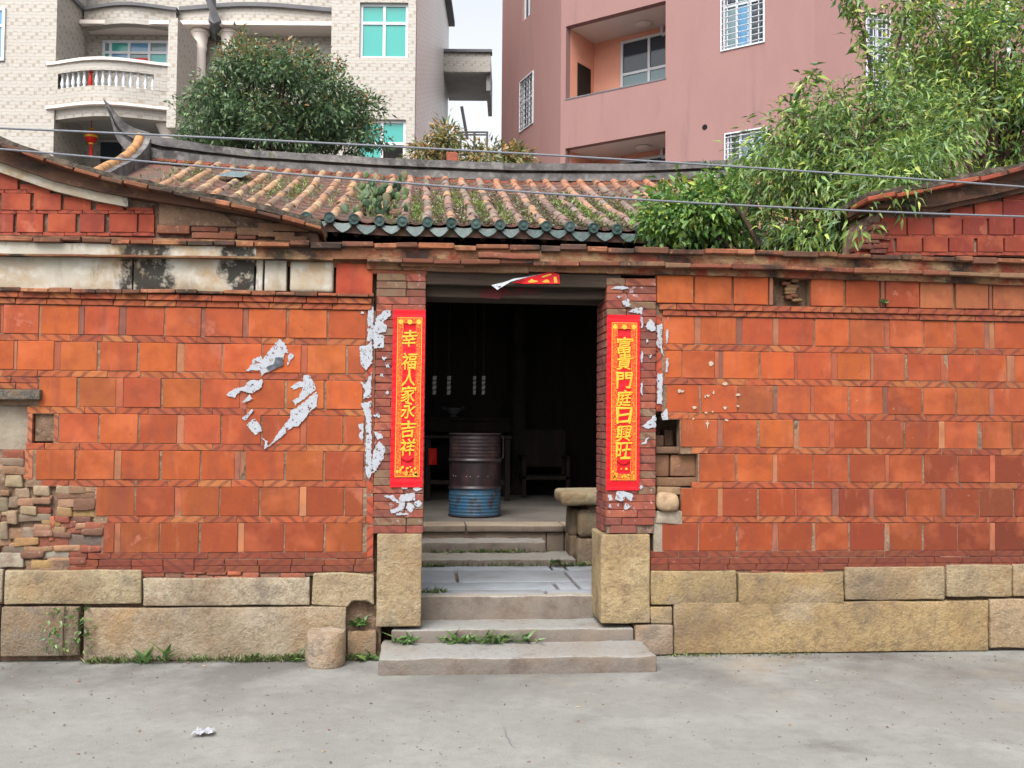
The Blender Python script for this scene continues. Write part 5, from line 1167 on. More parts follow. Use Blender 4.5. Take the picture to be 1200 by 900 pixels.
# left block
m = MB(B); s0, s1 = B.hit(-420, 60, 24)[0], B.hit(65.5, 60, 24)[0]
m.box(s0, s1, 24.0, 25.6, 0, bz(-260, 24)); m.build('wall', T, bh)
m = MB(B); m.box(s0, s1+.12, 23.9, 25.75, bz(-40, 24), bz(-40, 24)+.12)
s_, z_ = B.hit(80, 0, 24.7); 
m = MB(B); m.box(s1-.06, s1+.08, 23.9, 25.65, B.hit(96, 13.5, 25.6)[1]-.06, B.hit(96, 13.5, 25.6)[1]+.04); m.build('coping', 'dark_cement', bh)
h0, h1 = B.hit(-22, 71, 23.97), B.hit(6.5, 9, 23.97); window(B, h0[0], h1[0], h0[1], h1[1], 23.98, bh, [.5], [.66], 'glass_blue', .07)
# recess behind the balcony: back wall, door-window, ceiling, roof fascia
part(97, -30, 392, 260, 25.95, 26.2, 'wall', T, bh)
h0, h1 = B.hit(120, 76, 25.92), B.hit(199, 48, 25.92); window(B, h0[0], h1[0], h0[1], h1[1], 25.92, bh, [.12, .4, .7], [.5], ['glass_green', 'glass_grey', 'glass_blue'], .07)
m = MB(B); a, b = B.hit(158, 74.5, 25.8), B.hit(173, 68, 25.8); m.box(a[0], b[0], 25.8, 25.83, a[1], b[1]); m.build('door_banner', 'red_lantern', bh, label='small red banner with pale dots over the balcony door')
def curved(pxs, tb, amp, top, bot, name, mt, par, thick=.25, n=16, hol=None):
    """a bowed fascia or parapet between two pixel columns"""
    m = MB(B); rows = [[], [], [], []]
    for k in range(n+1):
        u = k/n; px = pxs[0]+(pxs[1]-pxs[0])*u; t = tb-amp*math.sin(math.pi*u)**1.3
        zt, zb_ = bz(top, tb), bz(bot, tb); s = B.hit(px, 80, tb)[0]
        rows[0].append((s, t, zb_)); rows[1].append((s, t, zt)); rows[2].append((s, t+thick, zt)); rows[3].append((s, t+thick, zb_))
    m.grid(rows+[rows[0]]); return m.build(name, mt, par)
curved((97, 205), 25.4, .3, 12, 34, 'roof_fascia', T, bh); curved((97, 205), 25.3, .3, 9, 12.5, 'coping', 'dark_cement', bh, .5)
m = MB(B); s0 = B.hit(97, 30, 25.4)[0]; s1 = B.hit(240, 30, 25.4)[0]; m.box(s0, s1+4, 25.2, 25.94, bz(34, 25.4)+.03, bz(34, 25.4)+.13); m.build('ceiling', 'pale_ceiling', bh)
curved((208, 388), 25.6, .3, 12, 33, 'roof_fascia', T, bh); curved((208, 388), 25.5, .3, 8, 12.5, 'coping', 'dark_cement', bh, .5)
# balcony
fr0 = (54, 199); curved(fr0, 24.0, .4, 78, 90, 'balcony_parapet', T, bh, .2); curved(fr0, 24.0, .4, 108, 127, 'balcony_parapet', T, bh, .2)
curved(fr0, 23.95, .42, 75, 78.3, 'coping', 'pale_ceiling', bh, .34); curved(fr0, 23.95, .4, 126.5, 129.5, 'coping', 'pale_ceiling', bh, .3); curved((60, 199), 24.1, .38, 129, 143, 'balcony_edge', T, bh, .3)
def on_curve(px, pxs=fr0, tb=24.0, amp=.4):
    u = (px-pxs[0])/(pxs[1]-pxs[0]); return tb-amp*math.sin(math.pi*u)**1.3
for a, b in ((54, 70), (182, 199)): 
    m = MB(B); s0, s1 = B.hit(a, 95, 24)[0], B.hit(b, 95, 24)[0]; ta, tb_ = on_curve(a), on_curve(b)
    za, zb_ = bz(108.2, 24), bz(89.8, 24); m.grid([[(s0, ta, za), (s1, tb_, za)], [(s0, ta, zb_), (s1, tb_, zb_)], [(s0, ta+.2, zb_), (s1, tb_+.2, zb_)], [(s0, ta+.2, za), (s1, tb_+.2, za)], [(s0, ta, za), (s1, tb_, za)]]); m.build('balcony_parapet', T, bh)
for k in range(15):
    px = 74+7.55*k; s = B.hit(px, 95, 24)[0]; t = on_curve(px)+.1; za, zb_ = bz(108.2, 24), bz(89.8, 24); h = zb_-za
    m = MB(B); m.lathe([(.045, 0), (.045, h*.08), (.03, h*.12), (.055, h*.35), (.03, h*.7), (.028, h*.88), (.045, h*.92), (.045, h)], (s, t, za), 8); m.build('baluster', 'red_lantern' if k == 5 else 'white_metal', bh, smooth=50)
m = MB(B); s0, s1 = B.hit(56, 130, 24)[0], B.hit(199, 130, 24)[0]; m.box(s0, s1, 24.05, 25.94, bz(129.5, 24), bz(127, 24)); m.build('balcony_floor', 'cement', bh)
m = MB(B); a = B.hit(198.5, 22, 24.0); b = B.hit(206.5, 150, 24.0); m.box(a[0], b[0], 23.95, 25.9, b[1], a[1]); m.build('fin_wall', T, bh)
# drain chute, columns with capitals
m = MB(B); a, b = B.hit(246, 8, 25.0), B.hit(258, 52, 26.3); m.tube([(a[0], 25.0, a[1]+.3), (a[0]+.1, 25.1, a[1]-.3), (b[0], 26.0, b[1])], .16, 4); m.build('drain_chute', 'dark_cement', bh)
for px in (234, 268):
    s = B.hit(px, 60, 25.6)[0]; zt = bz(38, 25.6); m = MB(B); m.lathe([(.16, -6), (.16, -.5), (.19, -.42), (.17, -.36), (.22, -.08), (.25, -.06), (.25, .0), (.2, .05)], (s, 25.6, zt), 14); m.build('column', 'pale_ceiling', bh, smooth=40)
s = B.hit(193, 150, 24.3)[0]; m = MB(B); m.lathe([(.15, -4), (.15, -.45), (.2, -.4), (.16, -.3), (.28, -.05), (.3, 0)], (s, 24.5, bz(143, 24.3)), 14); m.build('column', 'pale_ceiling', bh, smooth=40)
# ground floor in the shade under the balcony: doorway
part(118, 166, 140, 260, 25.88, 25.94, 'door', 'glass_dark', bh); part(112, 163, 146, 166.5, 25.86, 25.93, 'door_frame', 'cement', bh)
# right block with green windows; its side runs back
f0, z_ = B.hit(388, 60, 25.0); f1, _ = B.hit(487, 60, 25.0); wt = bz(-330, 25)
H1 = (*[B.hit(421, 67.5, 25)[0], B.hit(478.5, 3, 25)[0]], B.hit(421, 67.5, 25)[1], B.hit(478, 3, 25)[1]); H2 = (B.hit(418, 200, 25)[0], B.hit(475.5, 140, 25)[0], bz(210, 25), B.hit(475, 140, 25)[1])
hole_wall(B, f0, f1, 0, wt, 25.0, 25.3, [H1, H2], 'wall', T, bh)
window(B, *H1, 25.12, bh, [.5], [.65], 'glass_green', .07); window(B, H2[0], H2[1], H2[2], H2[3], 25.12, bh, [.5], [.32, .62], ['glass_green', 'glass_green', 'glass_green', 'dark_void', 'dark_void', 'glass_green'], .07)
m = MB(B); m.box(f1-.25, f1, 25.31, 37.5, 0, B.hit(527, 0, 35.2)[1]); m.build('wall', 'beige_tiles', bh, label='beige tiled side wall of the cream house')
m = MB(B); m.box(f0+.01, f1-.26, 25.35, 25.45, 0, wt); m.build('room_back', 'dark_void', bh)
m = MB(B); zt = B.hit(527, 0, 35.2)[1]; m.box(f1-.3, f1+.22, 25.2, 37.6, zt, zt+.18); m.build('coping', 'dark_cement', bh)
t0 = 35.0; a, b = B.hit(536, 84, t0), B.hit(575, 62, t0); m = MB(B); m.box(f1-.02, b[0], t0, t0+.2, a[1], b[1]); m.build('bay_fascia', T, bh)
m = MB(B); m.box(f1-.02, b[0]-.02, t0+.2, 38.2, a[1], a[1]+.12); m.build('bay_soffit', 'cement', bh); m = MB(B); m.box(b[0]-.15, b[0], t0+.2, 38.2, a[1]-.6, b[1]); m.build('bay_side', 'cement', bh)
m = MB(B); m.box(f1-.1, b[0]+.05, t0-.1, t0+.3, b[1], b[1]+.1); m.build('coping', 'dark_cement', bh)
m = MB(B); q0, q1 = B.hit(541, 125, 33), B.hit(546, 152, 32); m.tube([(q0[0], 33, q0[1]), (q1[0], 33, q1[1])], .06, 6); m.build('pipe', 'dark_cement', bh)
for z in (155, 158):                       # terrace railing
    a, b = B.hit(538, z, 30), B.hit(572, z, 30); m = MB(B); m.tube([(a[0], 30, a[1]), (b[0], 30, b[1])], .03, 5); m.build('rail', 'dark_cement', bh)
for px in (540, 556, 571):
    a, b = B.hit(px, 155, 30), B.hit(px, 200, 30); m = MB(B); m.tube([(a[0], 30, a[1]), (b[0], 30, 0)], .035, 5); m.build('rail_post', 'dark_cement', bh)
# lantern under the balcony
lc = B.hit(107, 160, 24.6); ln = thing('red_lantern', 'red paper lantern with gold bands hanging under the tiled balcony', 'lantern', B.w((lc[0], 24.6, lc[1])))
m = MB(B); m.lathe([(.05, -.17), (.1, -.14), (.14, -.06), (.145, .02), (.12, .11), (.06, .16)], (lc[0], 24.6, lc[1]), 14); m.build('shade', 'red_lantern', ln, smooth=60)
for h in (.15, -.2): m = MB(B); m.lathe([(.06, 0), (.06, .05)], (lc[0], 24.6, lc[1]+h), 12); m.build('band', 'gold', ln)
m = MB(B); m.tube([(lc[0], 24.6, lc[1]-.2), (lc[0], 24.6, lc[1]-.5)], [.03, .05], 6); m.tube([(lc[0], 24.6, lc[1]+.2), (lc[0], 24.6, bz(130, 24.6))], .01, 4); m.build('tassel', 'red_lantern', ln)
m = MB(B); m.lathe([(.14, -.03), (.152, -.02), (.152, .02), (.14, .03)], (lc[0], 24.6, lc[1]), 14); m.build('band', 'gold', ln)

# ------------------------------------------------------------------ pink house behind, right
def cam_xy(px, d): v = _tr(((px-600)/F, 1, 0)); f_ = Vector((fw.x, fw.y)).normalized(); h = Vector((math.sin(YAW), math.cos(YAW))); r_ = Vector((math.cos(YAW), -math.sin(YAW))); return Vector((CAM.x, CAM.y)) + h*d + r_*((px-600)/F*d)
h_ = Vector((math.sin(YAW), math.cos(YAW))); r_ = Vector((math.cos(YAW), -math.sin(YAW)))
A0 = cam_xy(655, 27.0)
dirF = r_*math.sin(R(55)) - h_*math.cos(R(55))
FF = Frame(A0, dirF)                      # the face with the loggias
dirL = r_*math.sin(R(21)) - h_*math.cos(R(21))
FL = Frame(A0, dirL)                      # the left return; s runs negative from the corner
pk = thing('pink_house', 'pink rendered apartment house with open loggias and white window grilles', 'building', (A0.x+3, A0.y+2, 0))
ZTOP = 16.0
sB = FF.hit(955, 80)[0]; l0 = FF.hit(663, 100)[0]; l1 = FF.hit(780, 60)[0]
zU0, zU1 = FF.hit(663, 116.5)[1], FF.hit(663, 31)[1]; st_ = FF.hit(663, 31)[1]-FF.hit(663, 174)[1]
wu = [FF.hit(846, 59), FF.hit(895, -6)]; wl = [FF.hit(850.5, 188), FF.hit(898, 151.5)]
WU = (wu[0][0], wu[1][0], FF.hit(847, 59)[1], FF.hit(847, 59)[1]+1.75); WLo = (wu[0][0], wu[1][0], WU[2]-st_, WU[3]-st_)
WLo = (wl[0][0], wl[1][0], FF.hit(851, 158)[1]-1.75, FF.hit(851, 158)[1])
holes = [(l0, l1, zU0, zU1), (l0, l1, zU0-st_, zU1-st_), (l0, l1, zU0+st_, zU1+st_), WU, WLo]
hole_wall(FF, 0, sB, 0, ZTOP, 0, .22, holes, 'wall', 'pink_wall', pk)
hw_ = [FL.hit(609.5, 154), FL.hit(625, 84)]; HW = (hw_[0][0], hw_[1][0], FL.hit(610, 154)[1], FL.hit(610, 97)[1]); H3 = (FL.hit(612, 20)[0], FL.hit(622, 20)[0], FL.hit(612, 26)[1], FL.hit(612, 26)[1]+1.7)
sL = FL.hit(588, 100)[0]
hole_wall(FL, sL, -.001, 0, ZTOP, .0, .22, [HW, H3], 'wall', 'pink_wall', pk)
window(FL, *HW, .1, pk, [.5], [.6], 'glass_dark', .05, bars=(5, 9)); window(FL, *H3, .1, pk, [.5], [], 'glass_dark', .05)
window(FF, *WU, .1, pk, [.33, .66], [.62], ['glass_grey', 'glass_dark', 'glass_blue'], .05, bars=(4, 12)); window(FF, *WLo, .1, pk, [.33, .66], [.62], ['glass_grey', 'glass_dark', 'glass_blue'], .05, bars=(4, 12))
dp = 1.5
for k in (0, -1, 1):                      # loggia: back wall, sides, ceiling, lamp
    a, b = zU0+st_*k, zU1+st_*k
    m = MB(FF); m.box(l0-.05, l1+.05, dp, dp+.1, a-.9, b+.3); m.build('loggia_wall', 'salmon_wall', pk)
    m = MB(FF); m.box(l0-.3, l0-.0, .221, dp, a-.9, b+.3); m.build('loggia_wall', 'salmon_wall', pk); m = MB(FF); m.box(l1, l1+.2, .221, dp, a-.9, b+.3); m.build('loggia_wall', 'salmon_wall', pk)
    m = MB(FF); m.box(l0, l1, .221, dp, b, b+.15); m.build('ceiling', 'pale_ceiling', pk)
    m = MB(FF); m.box(l0, l1, .221, dp, a-1.0, a-.85); m.build('loggia_floor', 'cement', pk)
    m = MB(FF); m.box(l0-.02, l1+.02, -.015, .24, a-.02, a+.015); m.build('coping', 'dark_cement', pk)
    if k < 1:
        w0, w1 = l0+(l1-l0)*.30, l1-.15; window(FF, w0, w1, a-.25, a+1.85, dp-.04, pk, [.45], [.55], ['glass_grey', 'glass_dark', 'glass_grey', 'glass_dark'], .07)
        m = MB(FF); m.box(l0-.0, l0+.02, .6, 1.3, a-.85, a+1.2); m.build('door', 'dark_wood', pk)
        m = MB(FF); s = l0+(l1-l0)*.62; m.lathe([(.2, 0), (.24, -.02), (.18, -.07), (.02, -.09)], (s, 1.0, b), 14); m.build('ceiling_lamp', 'pale_ceiling', pk, smooth=50)
        m = MB(FF); m.tube([(l1-.8, 1.4, b-.25), (l1+.01, 1.4, b-.25)], .05, 6); m.tube([(l1-.8, 1.4, b-.25), (l1-.8, 1.4, b)], .05, 6); m.build('pipe', 'white_metal', pk)
m = MB(FF); s, z = FF.hit(826, 149); m.tube([(s, -.01, z), (s, .05, z)], .07, 10); m.build('vent_hole', 'dark_void', pk)
# right return, plain, with one more grille window
Bp = FF.w((sB, 0, 0)); dirR = r_*math.sin(R(80)) + h_*math.cos(R(80))
FR = Frame((Bp.x, Bp.y), dirR)
HR = (FR.hit(1016, 60)[0], FR.hit(1042, 60)[0], FR.hit(1016, 120)[1], FR.hit(1016, 17)[1])
hole_wall(FR, .001, 14, 0, ZTOP, 0, .22, [HR], 'wall', 'pink_wall', pk); window(FR, *HR, .1, pk, [.5], [.6], 'glass_dark', .05, bars=(5, 10))
for px in (1061, 1098, 1178):
    s = FR.hit(px, 60)[0]; m = MB(FR); m.tube([(s, -.12, 0), (s, -.12, ZTOP)], .07 if px < 1090 else .05, 8); m.build('drainpipe', 'white_metal', pk, smooth=60)
m = MB(); q = [FL.w((sL, 0, 0)), FL.w((0, 0, 0)), FF.w((sB, 0, 0)), FR.w((14, 0, 0)), FR.w((14, 12, 0)), FL.w((sL, 12, 0))]
m.slab([(v.x, v.y) for v in q], ZTOP, ZTOP+.3); m.build('roof_slab', 'cement', pk)
m = MB(); m.slab([(v.x+(2.6 if i in (0, 5, 1) else -.1)*dirF.x+1.5*FF.n.x*2.2, v.y+(2.6 if i in (0, 5, 1) else -.1)*dirF.y+1.5*FF.n.y*2.2) for i, v in enumerate(q[1:3])]+[(q[4].x, q[4].y), (q[5].x+3, q[5].y)], 0, ZTOP-.01); m.build('core', 'dark_void', pk)
# ------------------------------------------------------------------ plants
def leaf_obj(name, pos, dr, ln, wd, cols, parent=None, mt='leaf', fold=.25, curl=.25):
    n = len(pos); d = dr/np.linalg.norm(dr, axis=1, keepdims=True)
    ref = rng.normal(size=(n, 3)); ref[:, 2] += 1.2
    sd_ = np.cross(d, ref); sd_ /= np.linalg.norm(sd_, axis=1, keepdims=True)+1e-9
    nm = np.cross(sd_, d); nm *= np.where(nm[:, 2:3] < 0, -1, 1)
    ln, wd = ln[:, None], wd[:, None]
    V = np.empty((n, 6, 3)); V[:, 0] = pos
    V[:, 1] = pos+d*ln*.4+sd_*wd*.5+nm*wd*fold; V[:, 2] = pos+d*ln*.4-sd_*wd*.5+nm*wd*fold
    V[:, 3] = pos+d*ln*.42; V[:, 4] = pos+d*ln*.75-nm*ln*curl*.35; V[:, 5] = pos+d*ln-nm*ln*curl
    V[:, 4] += 0
    F4 = np.array([(0, 2, 3), (0, 3, 1), (2, 5, 3), (3, 5, 1)])
    F_ = (np.arange(n)[:, None, None]*6+F4[None]).reshape(-1, 3)
    V[:, 3] = pos+d*ln*.45-nm*wd*.02
    me = bpy.data.meshes.new(name); c = pos.mean(0); c[2] = V[:, :, 2].min()
    vv = (V-c).reshape(-1, 3); me.vertices.add(len(vv)); me.vertices.foreach_set('co', vv.ravel())
    me.loops.add(F_.size); me.loops.foreach_set('vertex_index', F_.ravel().astype(np.int32)); me.polygons.add(len(F_)); me.polygons.foreach_set('loop_start', np.arange(0, F_.size, 3, dtype=np.int32))
    me.update(calc_edges=True); me.validate()
    at = me.color_attributes.new('Col', 'FLOAT_COLOR', 'POINT'); cc = np.ones((n, 6, 4)); cc[:, :, :3] = cols[:, None, :]; at.data.foreach_set('color', cc.ravel())
    me.materials.append(MAT[mt]); o = bpy.data.objects.new(name, me); return link(o, c, parent)
def pal(n, cs, w_=None, v=.22):
    cs = np.array([c[:3] for c in cs]); i = rng.choice(len(cs), n, p=w_); return np.clip(cs[i]*(1+rng.uniform(-v, v, (n, 1)))*(1+rng.uniform(-.06, .06, (n, 3))), 0, 1)
def shell(ells, n, inner=.45):
    e = np.array([[*c, *r] for c, r in ells]); w_ = (e[:, 3]*e[:, 4]*e[:, 5])**.75; i = rng.choice(len(e), n, p=w_/w_.sum())
    u = rng.normal(size=(n, 3)); u /= np.linalg.norm(u, axis=1, keepdims=True); r = (inner**3+rng.uniform(size=(n, 1))*(1-inner**3))**(1/3)
    return e[i, :3]+u*r*e[i, 3:], u, r[:, 0]
def sprays(ells, nc, per, rc, L0, ratio, cs, w_=None, inner=.5, droop=.3, gap=.0, tips=None, tipz=.5, v=.22, seed=0):
    """leaf clusters through a crown; gap drops clusters where a 3-D noise is low, leaving holes"""
    c, u, r = shell(ells, nc, inner)
    if gap:
        k = np.array([mnoise.noise(Vector(p)*(1.1/rc**.5)+Vector((seed, 0, 0))) for p in c]); keep = k > gap; c, u, r = c[keep], u[keep], r[keep]
    nc = len(c); pos = np.repeat(c, per, 0); out = np.repeat(u, per, 0)
    off_ = rng.normal(size=pos.shape)*rc*.5; pos = pos+off_
    d = out*.7+off_/rc*.9+rng.normal(size=pos.shape)*.45; d[:, 2] -= droop
    ln = L0*rng.uniform(.65, 1.25, len(pos)); wd = ln*ratio*rng.uniform(.8, 1.2, len(pos)); cols = pal(len(pos), cs, w_, v)
    if tips is not None:
        hi = (out[:, 2] > tipz-rng.uniform(0, .5, len(pos))) & (np.repeat(r, per) > .8) & (rng.uniform(size=len(pos)) < .5); cols[hi] = pal(int(hi.sum()), tips)
    return pos, d, ln, wd, cols, c
def lumps(ells, n, r0, r1, inner=.72):
    """break a crown into leaf lumps with dark gaps between them"""
    c, u, r = shell(ells, n, inner); out = []
    for p in c:
        k = rng.uniform(r0, r1); out.append((tuple(p), (k*rng.uniform(.9, 1.4), k, k*rng.uniform(.55, .85))))
    return out
def limbs(base, top, targets, r0, name, parent, mt='bark', lean=.1, n=8, k0=.25):
    m = MB(); base, top = Vector(base), Vector(top); pts = []
    for i in range(9):
        t = i/8; p = base.lerp(top, t)+Vector((math.sin(t*4+base.x)*lean, math.cos(t*3)*lean, 0)); pts.append(p)
    m.tube(pts, [r0*(1-.7*i/8) for i in range(9)], n)
    for q in targets:
        q = Vector(q); i = random.randint(int(k0*8)+1, 7); a = pts[i]; mid = a.lerp(q, .5)+Vector((U(-.1, .1), U(-.1, .1), (q-a).length*.12))
        m.tube([a, a.lerp(mid, .5)+Vector((0, 0, .03)), mid, q], [r0*.42*(1-.05*i), r0*.3, r0*.2, r0*.06], 5)
    return m.build(name, mt, parent, smooth=60)
def pxell(px, py, d, rxp, ryp, rd):
    c = PD(px, py, d); s = d/F; return ((c.x, c.y, c.z), (rxp*s, rd, ryp*s))

# the round dark tree behind the ridge
D = 19.0
ells = [pxell(330, 122, D, 92, 62, 2.0), pxell(285, 112, D, 52, 46, 1.6), pxell(372, 122, D, 58, 50, 1.6), pxell(335, 85, D, 62, 32, 1.4), pxell(262, 140, D, 46, 42, 1.3), pxell(400, 145, D, 42, 42, 1.2), pxell(318, 172, D, 100, 36, 1.8), pxell(240, 165, D, 30, 28, 1.0)]
b = PD(320, 300, D); tr = thing('round_tree', 'round dense dark green tree with rusty young tips behind the roof ridge', 'tree', (b.x, b.y, 0))
G1 = [L(86, 116, 80), L(104, 134, 90), L(60, 88, 64), L(130, 156, 104)]
q = sprays(lumps(ells, 190, .18, .34, .45), 2600, 13, .13, .10, .38, G1, [.35, .3, .2, .15], .55, .2, 0, [L(150, 136, 84), L(168, 128, 78), L(136, 146, 84), L(120, 144, 80)], .7, .25, 3)
q[4][:] = np.where(((q[0][:, 2] > PD(320, 95, D).z) & (rng.uniform(size=len(q[0])) < .3))[:, None], pal(len(q[0]), [L(168, 134, 92), L(178, 124, 84), L(140, 132, 84)]), q[4])
leaf_obj('crown', *q[:5], parent=tr)
limbs((b.x, b.y, 0), PD(325, 130, D), [q[5][i] for i in rng.choice(len(q[5]), 26)], .2, 'trunk', tr)
# low rusty bush right of it, on the far side of the ridge
D = 16.0
for ells, lab in (([pxell(523, 170, D, 12, 16, .3), pxell(525, 158, D, 7, 9, .25), pxell(495, 184, D, 20, 8, .3)], 'rusty-tipped bush behind the ridge below the beige wall'), ([pxell(570, 186, D, 40, 9, .4), pxell(605, 188, D, 18, 6, .3)], 'low orange-green bush behind the ridge below the white gap')):
    c = ells[0][0]; tr = thing('ridge_bush', lab, 'bush', (c[0], c[1], c[2]-.9), 'bushes behind the ridge')
    q = sprays(ells, 150, 9, .16, .13, .3, [L(120, 134, 80), L(196, 156, 100), L(150, 136, 84), L(90, 114, 70)], None, .2, .1, -.3)
    leaf_obj('crown', *q[:5], parent=tr); limbs((c[0], c[1], c[2]-.9), c, [q[5][i] for i in rng.choice(len(q[5]), 8)], .03, 'stem', tr)
# chips of red brick lying on the ridge
for a, b_, lab in ((529, 184, 'broken red brick lying on the roof ridge'),):
    p = P(a, b_+7, YR); o = rblock('brick_fragment', p.x-.07, p.x+.09, YR-.1, YR+.05, p.z-.02, p.z+.12, 'rubble', None, r=.02, amp=.03, color=L(176, 96, 74, .8)); tag(o, lab, 'brick')

# shrubs on the right wing: narrow pale leaves, arching
G2 = [L(120, 150, 72), L(100, 134, 74), L(144, 172, 86), L(80, 112, 68), L(174, 190, 94)]
D = 8.6
ells = [pxell(985, 175, D, 80, 62, .5), pxell(930, 205, D, 48, 50, .45), pxell(960, 245, D, 55, 42, .4), pxell(1040, 160, D, 60, 70, .5), pxell(1035, 215, D, 45, 30, .4), pxell(905, 225, D, 22, 24, .3), pxell(1075, 185, D, 45, 45, .45), pxell(925, 262, D, 34, 26, .3), pxell(985, 262, D-.9, 34, 26, .3), pxell(1012, 240, D-1, 22, 16, .25), pxell(948, 278, D-1.2, 40, 12, .25), pxell(1060, 198, D-1.1, 46, 24, .3), pxell(1105, 185, D-1.1, 34, 18, .3), pxell(1110, 150, D, 50, 36, .4), pxell(1040, 222, D-1.2, 26, 10, .25), pxell(1012, 246, 6.72, 16, 12, .06), pxell(1040, 226, 6.72, 22, 7, .06), pxell(1080, 214, 6.72, 22, 6, .05), pxell(1000, 268, 6.8, 14, 16, .08)]
b = P(985, 292, 1.0); tr = thing('wall_shrub', 'large pale green narrow-leaved shrub overhanging the cornice beside the gable', 'shrub', (b.x, 1.2, b.z-.05))
q = sprays(ells + lumps(ells, 70, .12, .26, .85), 1900, 10, .15, .088, .24, G2, [.3, .25, .2, .13, .12], .25, .5, -.24, None, v=.32, seed=7)
leaf_obj('crown', *q[:5], parent=tr, curl=.35); limbs((b.x, 1.2, b.z-.05), PD(1000, 150, D), [q[5][i] for i in rng.choice(len(q[5]), 40)], .045, 'stem', tr, k0=0)
# tall stems rising from it
for k, (pts, lab) in enumerate((([(1030, 150), (1022, 90), (1012, 40), (1000, 5), (985, -10)], 'tall arching shoot leaning over the pink wall'), ([(960, 190), (935, 160), (930, 120), (957, 80)], 'thin young shoot beside the pink wall'), ([(1060, 120), (1050, 60), (1065, 10)], 'upright shoot rising before the drainpipe'))):
    A = [PD(a, b_, D+.1*k) for a, b_ in pts]; t = thing('shrub_shoot', lab, 'shoot', tuple(A[0]), 'shoots above the wall shrub')
    m = MB(); m.tube(A, [.016-.003*i for i in range(len(A))] if len(A) < 6 else .01, 5); m.build('stem', 'bark', t)
    pos = np.concatenate([np.array([A[i].lerp(A[i+1], s) for s in np.linspace(0, 1, 26)]) for i in range(len(A)-1)]); n = len(pos)*3
    pos = np.repeat(pos, 3, 0)+rng.normal(size=(n, 3))*.05; d = rng.normal(size=(n, 3)); d[:, 2] -= .3
    leaf_obj('leaves', pos, d, rng.uniform(.06, .14, n), rng.uniform(.02, .04, n), pal(n, G2), parent=t)
# the darker tree further right
D = 12.5
ells = [pxell(1150, 95, D, 95, 80, .9), pxell(1110, 60, D, 60, 50, .8), pxell(1190, 40, D, 70, 60, .9), pxell(1090, 120, D, 55, 40, .7), pxell(1185, 160, D, 70, 55, .8), pxell(1060, 20, D, 34, 24, .5), pxell(1270, 90, D, 90, 90, 1.0)]
b = PD(1180, 330, D); tr = thing('leafy_tree', 'green feathery tree behind the narrow-leaved shrub', 'tree', (b.x, b.y, 0))
q = sprays(lumps(ells, 120, .22, .42, .5), 2300, 12, .15, .10, .3, [L(98, 134, 66), L(124, 158, 74), L(74, 108, 60), L(154, 180, 84), L(200, 206, 96)], [.3, .28, .18, .18, .06], .3, .25, -.2, None, v=.28, seed=12)
leaf_obj('crown', *q[:5], parent=tr); limbs((b.x, b.y, 0), PD(1160, 60, D), [q[5][i] for i in rng.choice(len(q[5]), 36)], .1, 'trunk', tr, k0=.5)
# broad-leaved shrub on the eave
D = 9.6
ells = [pxell(815, 250, D, 56, 32, .45), pxell(790, 262, D, 38, 22, .35), pxell(850, 240, D, 48, 34, .4), pxell(870, 262, D, 36, 22, .35), pxell(845, 215, D, 26, 14, .3), pxell(770, 255, D, 20, 14, .3)]
b = P(860, 283, 2.2); tr = thing('roof_shrub', 'bright green broad-leaved shrub rooted on the roof eave', 'shrub', (b.x, b.y, b.z-.1))
q = sprays(ells, 560, 9, .14, .085, .46, [L(118, 156, 76), L(96, 138, 70), L(144, 178, 84), L(74, 112, 64), L(184, 200, 92)], [.33, .27, .2, .14, .06], .2, .3, -.25, None, v=.22, seed=17)
leaf_obj('crown', *q[:5], parent=tr); limbs((b.x, b.y, b.z-.1), PD(825, 240, D), [q[5][i] for i in rng.choice(len(q[5]), 20)], .03, 'stem', tr, k0=0)
A = [P(x, y, 1.6) for x, y in ((890, 288), (876, 262), (864, 244), (850, 232))]; m = MB(); m.tube(A, [.022, .018, .013, .008], 6); A2 = [A[1].lerp(A[2], .4), P(878, 240, 1.6), P(884, 225, 1.6)]; m.tube(A2, [.014, .01, .006], 6)
tag(m.build('bare_branch', 'bark', smooth=60), 'bare grey forked branch below the shrubs on the eave', 'branch')

# prickly pear on the roof
cz = S(P(440, 262, YE+.4).x, .1); ct = thing('prickly_pear', 'prickly pear cactus growing among the roof tiles', 'cactus', tuple(cz))
bm = bmesh.new(); bmesh.ops.create_uvsphere(bm, u_segments=10, v_segments=7, radius=1); pm = bpy.data.meshes.new('pad')
for v in bm.verts: v.co = Vector((v.co.x*(.8+.25*v.co.z), v.co.y*.16, v.co.z+1))
bm.to_mesh(pm); bm.free(); pm.polygons.foreach_set('use_smooth', [True]*len(pm.polygons)); pm.materials.append(MAT['cactus_skin'])
random.seed(33)
for k in range(85):
    a, b_ = random.gauss(442, 18), random.triangular(202, 262, 240)
    if k < 8: a, b_ = random.choice([(430, 210), (438, 206), (425, 218), (462, 212), (472, 208), (445, 222)]); a += U(-4, 4)
    if abs(a-440) > 38: continue
    p = P(a, b_, YE+U(.25, .6)); s = U(.03, .062)
    place(pm, 'pad', p-Vector((0, 0, s)), (s*.95, s, s*1.05), ct, jit(random.choice([L(92, 118, 80, .8), L(70, 98, 66, .8), L(112, 136, 86, .8), L(52, 76, 54, .8), L(126, 116, 84, .8)]), .12), (U(-.5, .3), U(-.9, .9), U(-1.2, 1.2)))
m = MB()
for k in range(7):
    a = P(436+U(-8, 8), 258, YE+.4); m.tube([a-Vector((0, 0, .15)), a+Vector((U(-.1, .1), 0, .12)), P(440+U(-26, 26), U(215, 240), YE+.42)], [.03, .026, .02], 6)
m.build('stems', 'cactus_skin', ct, color=L(120, 124, 90, .8))

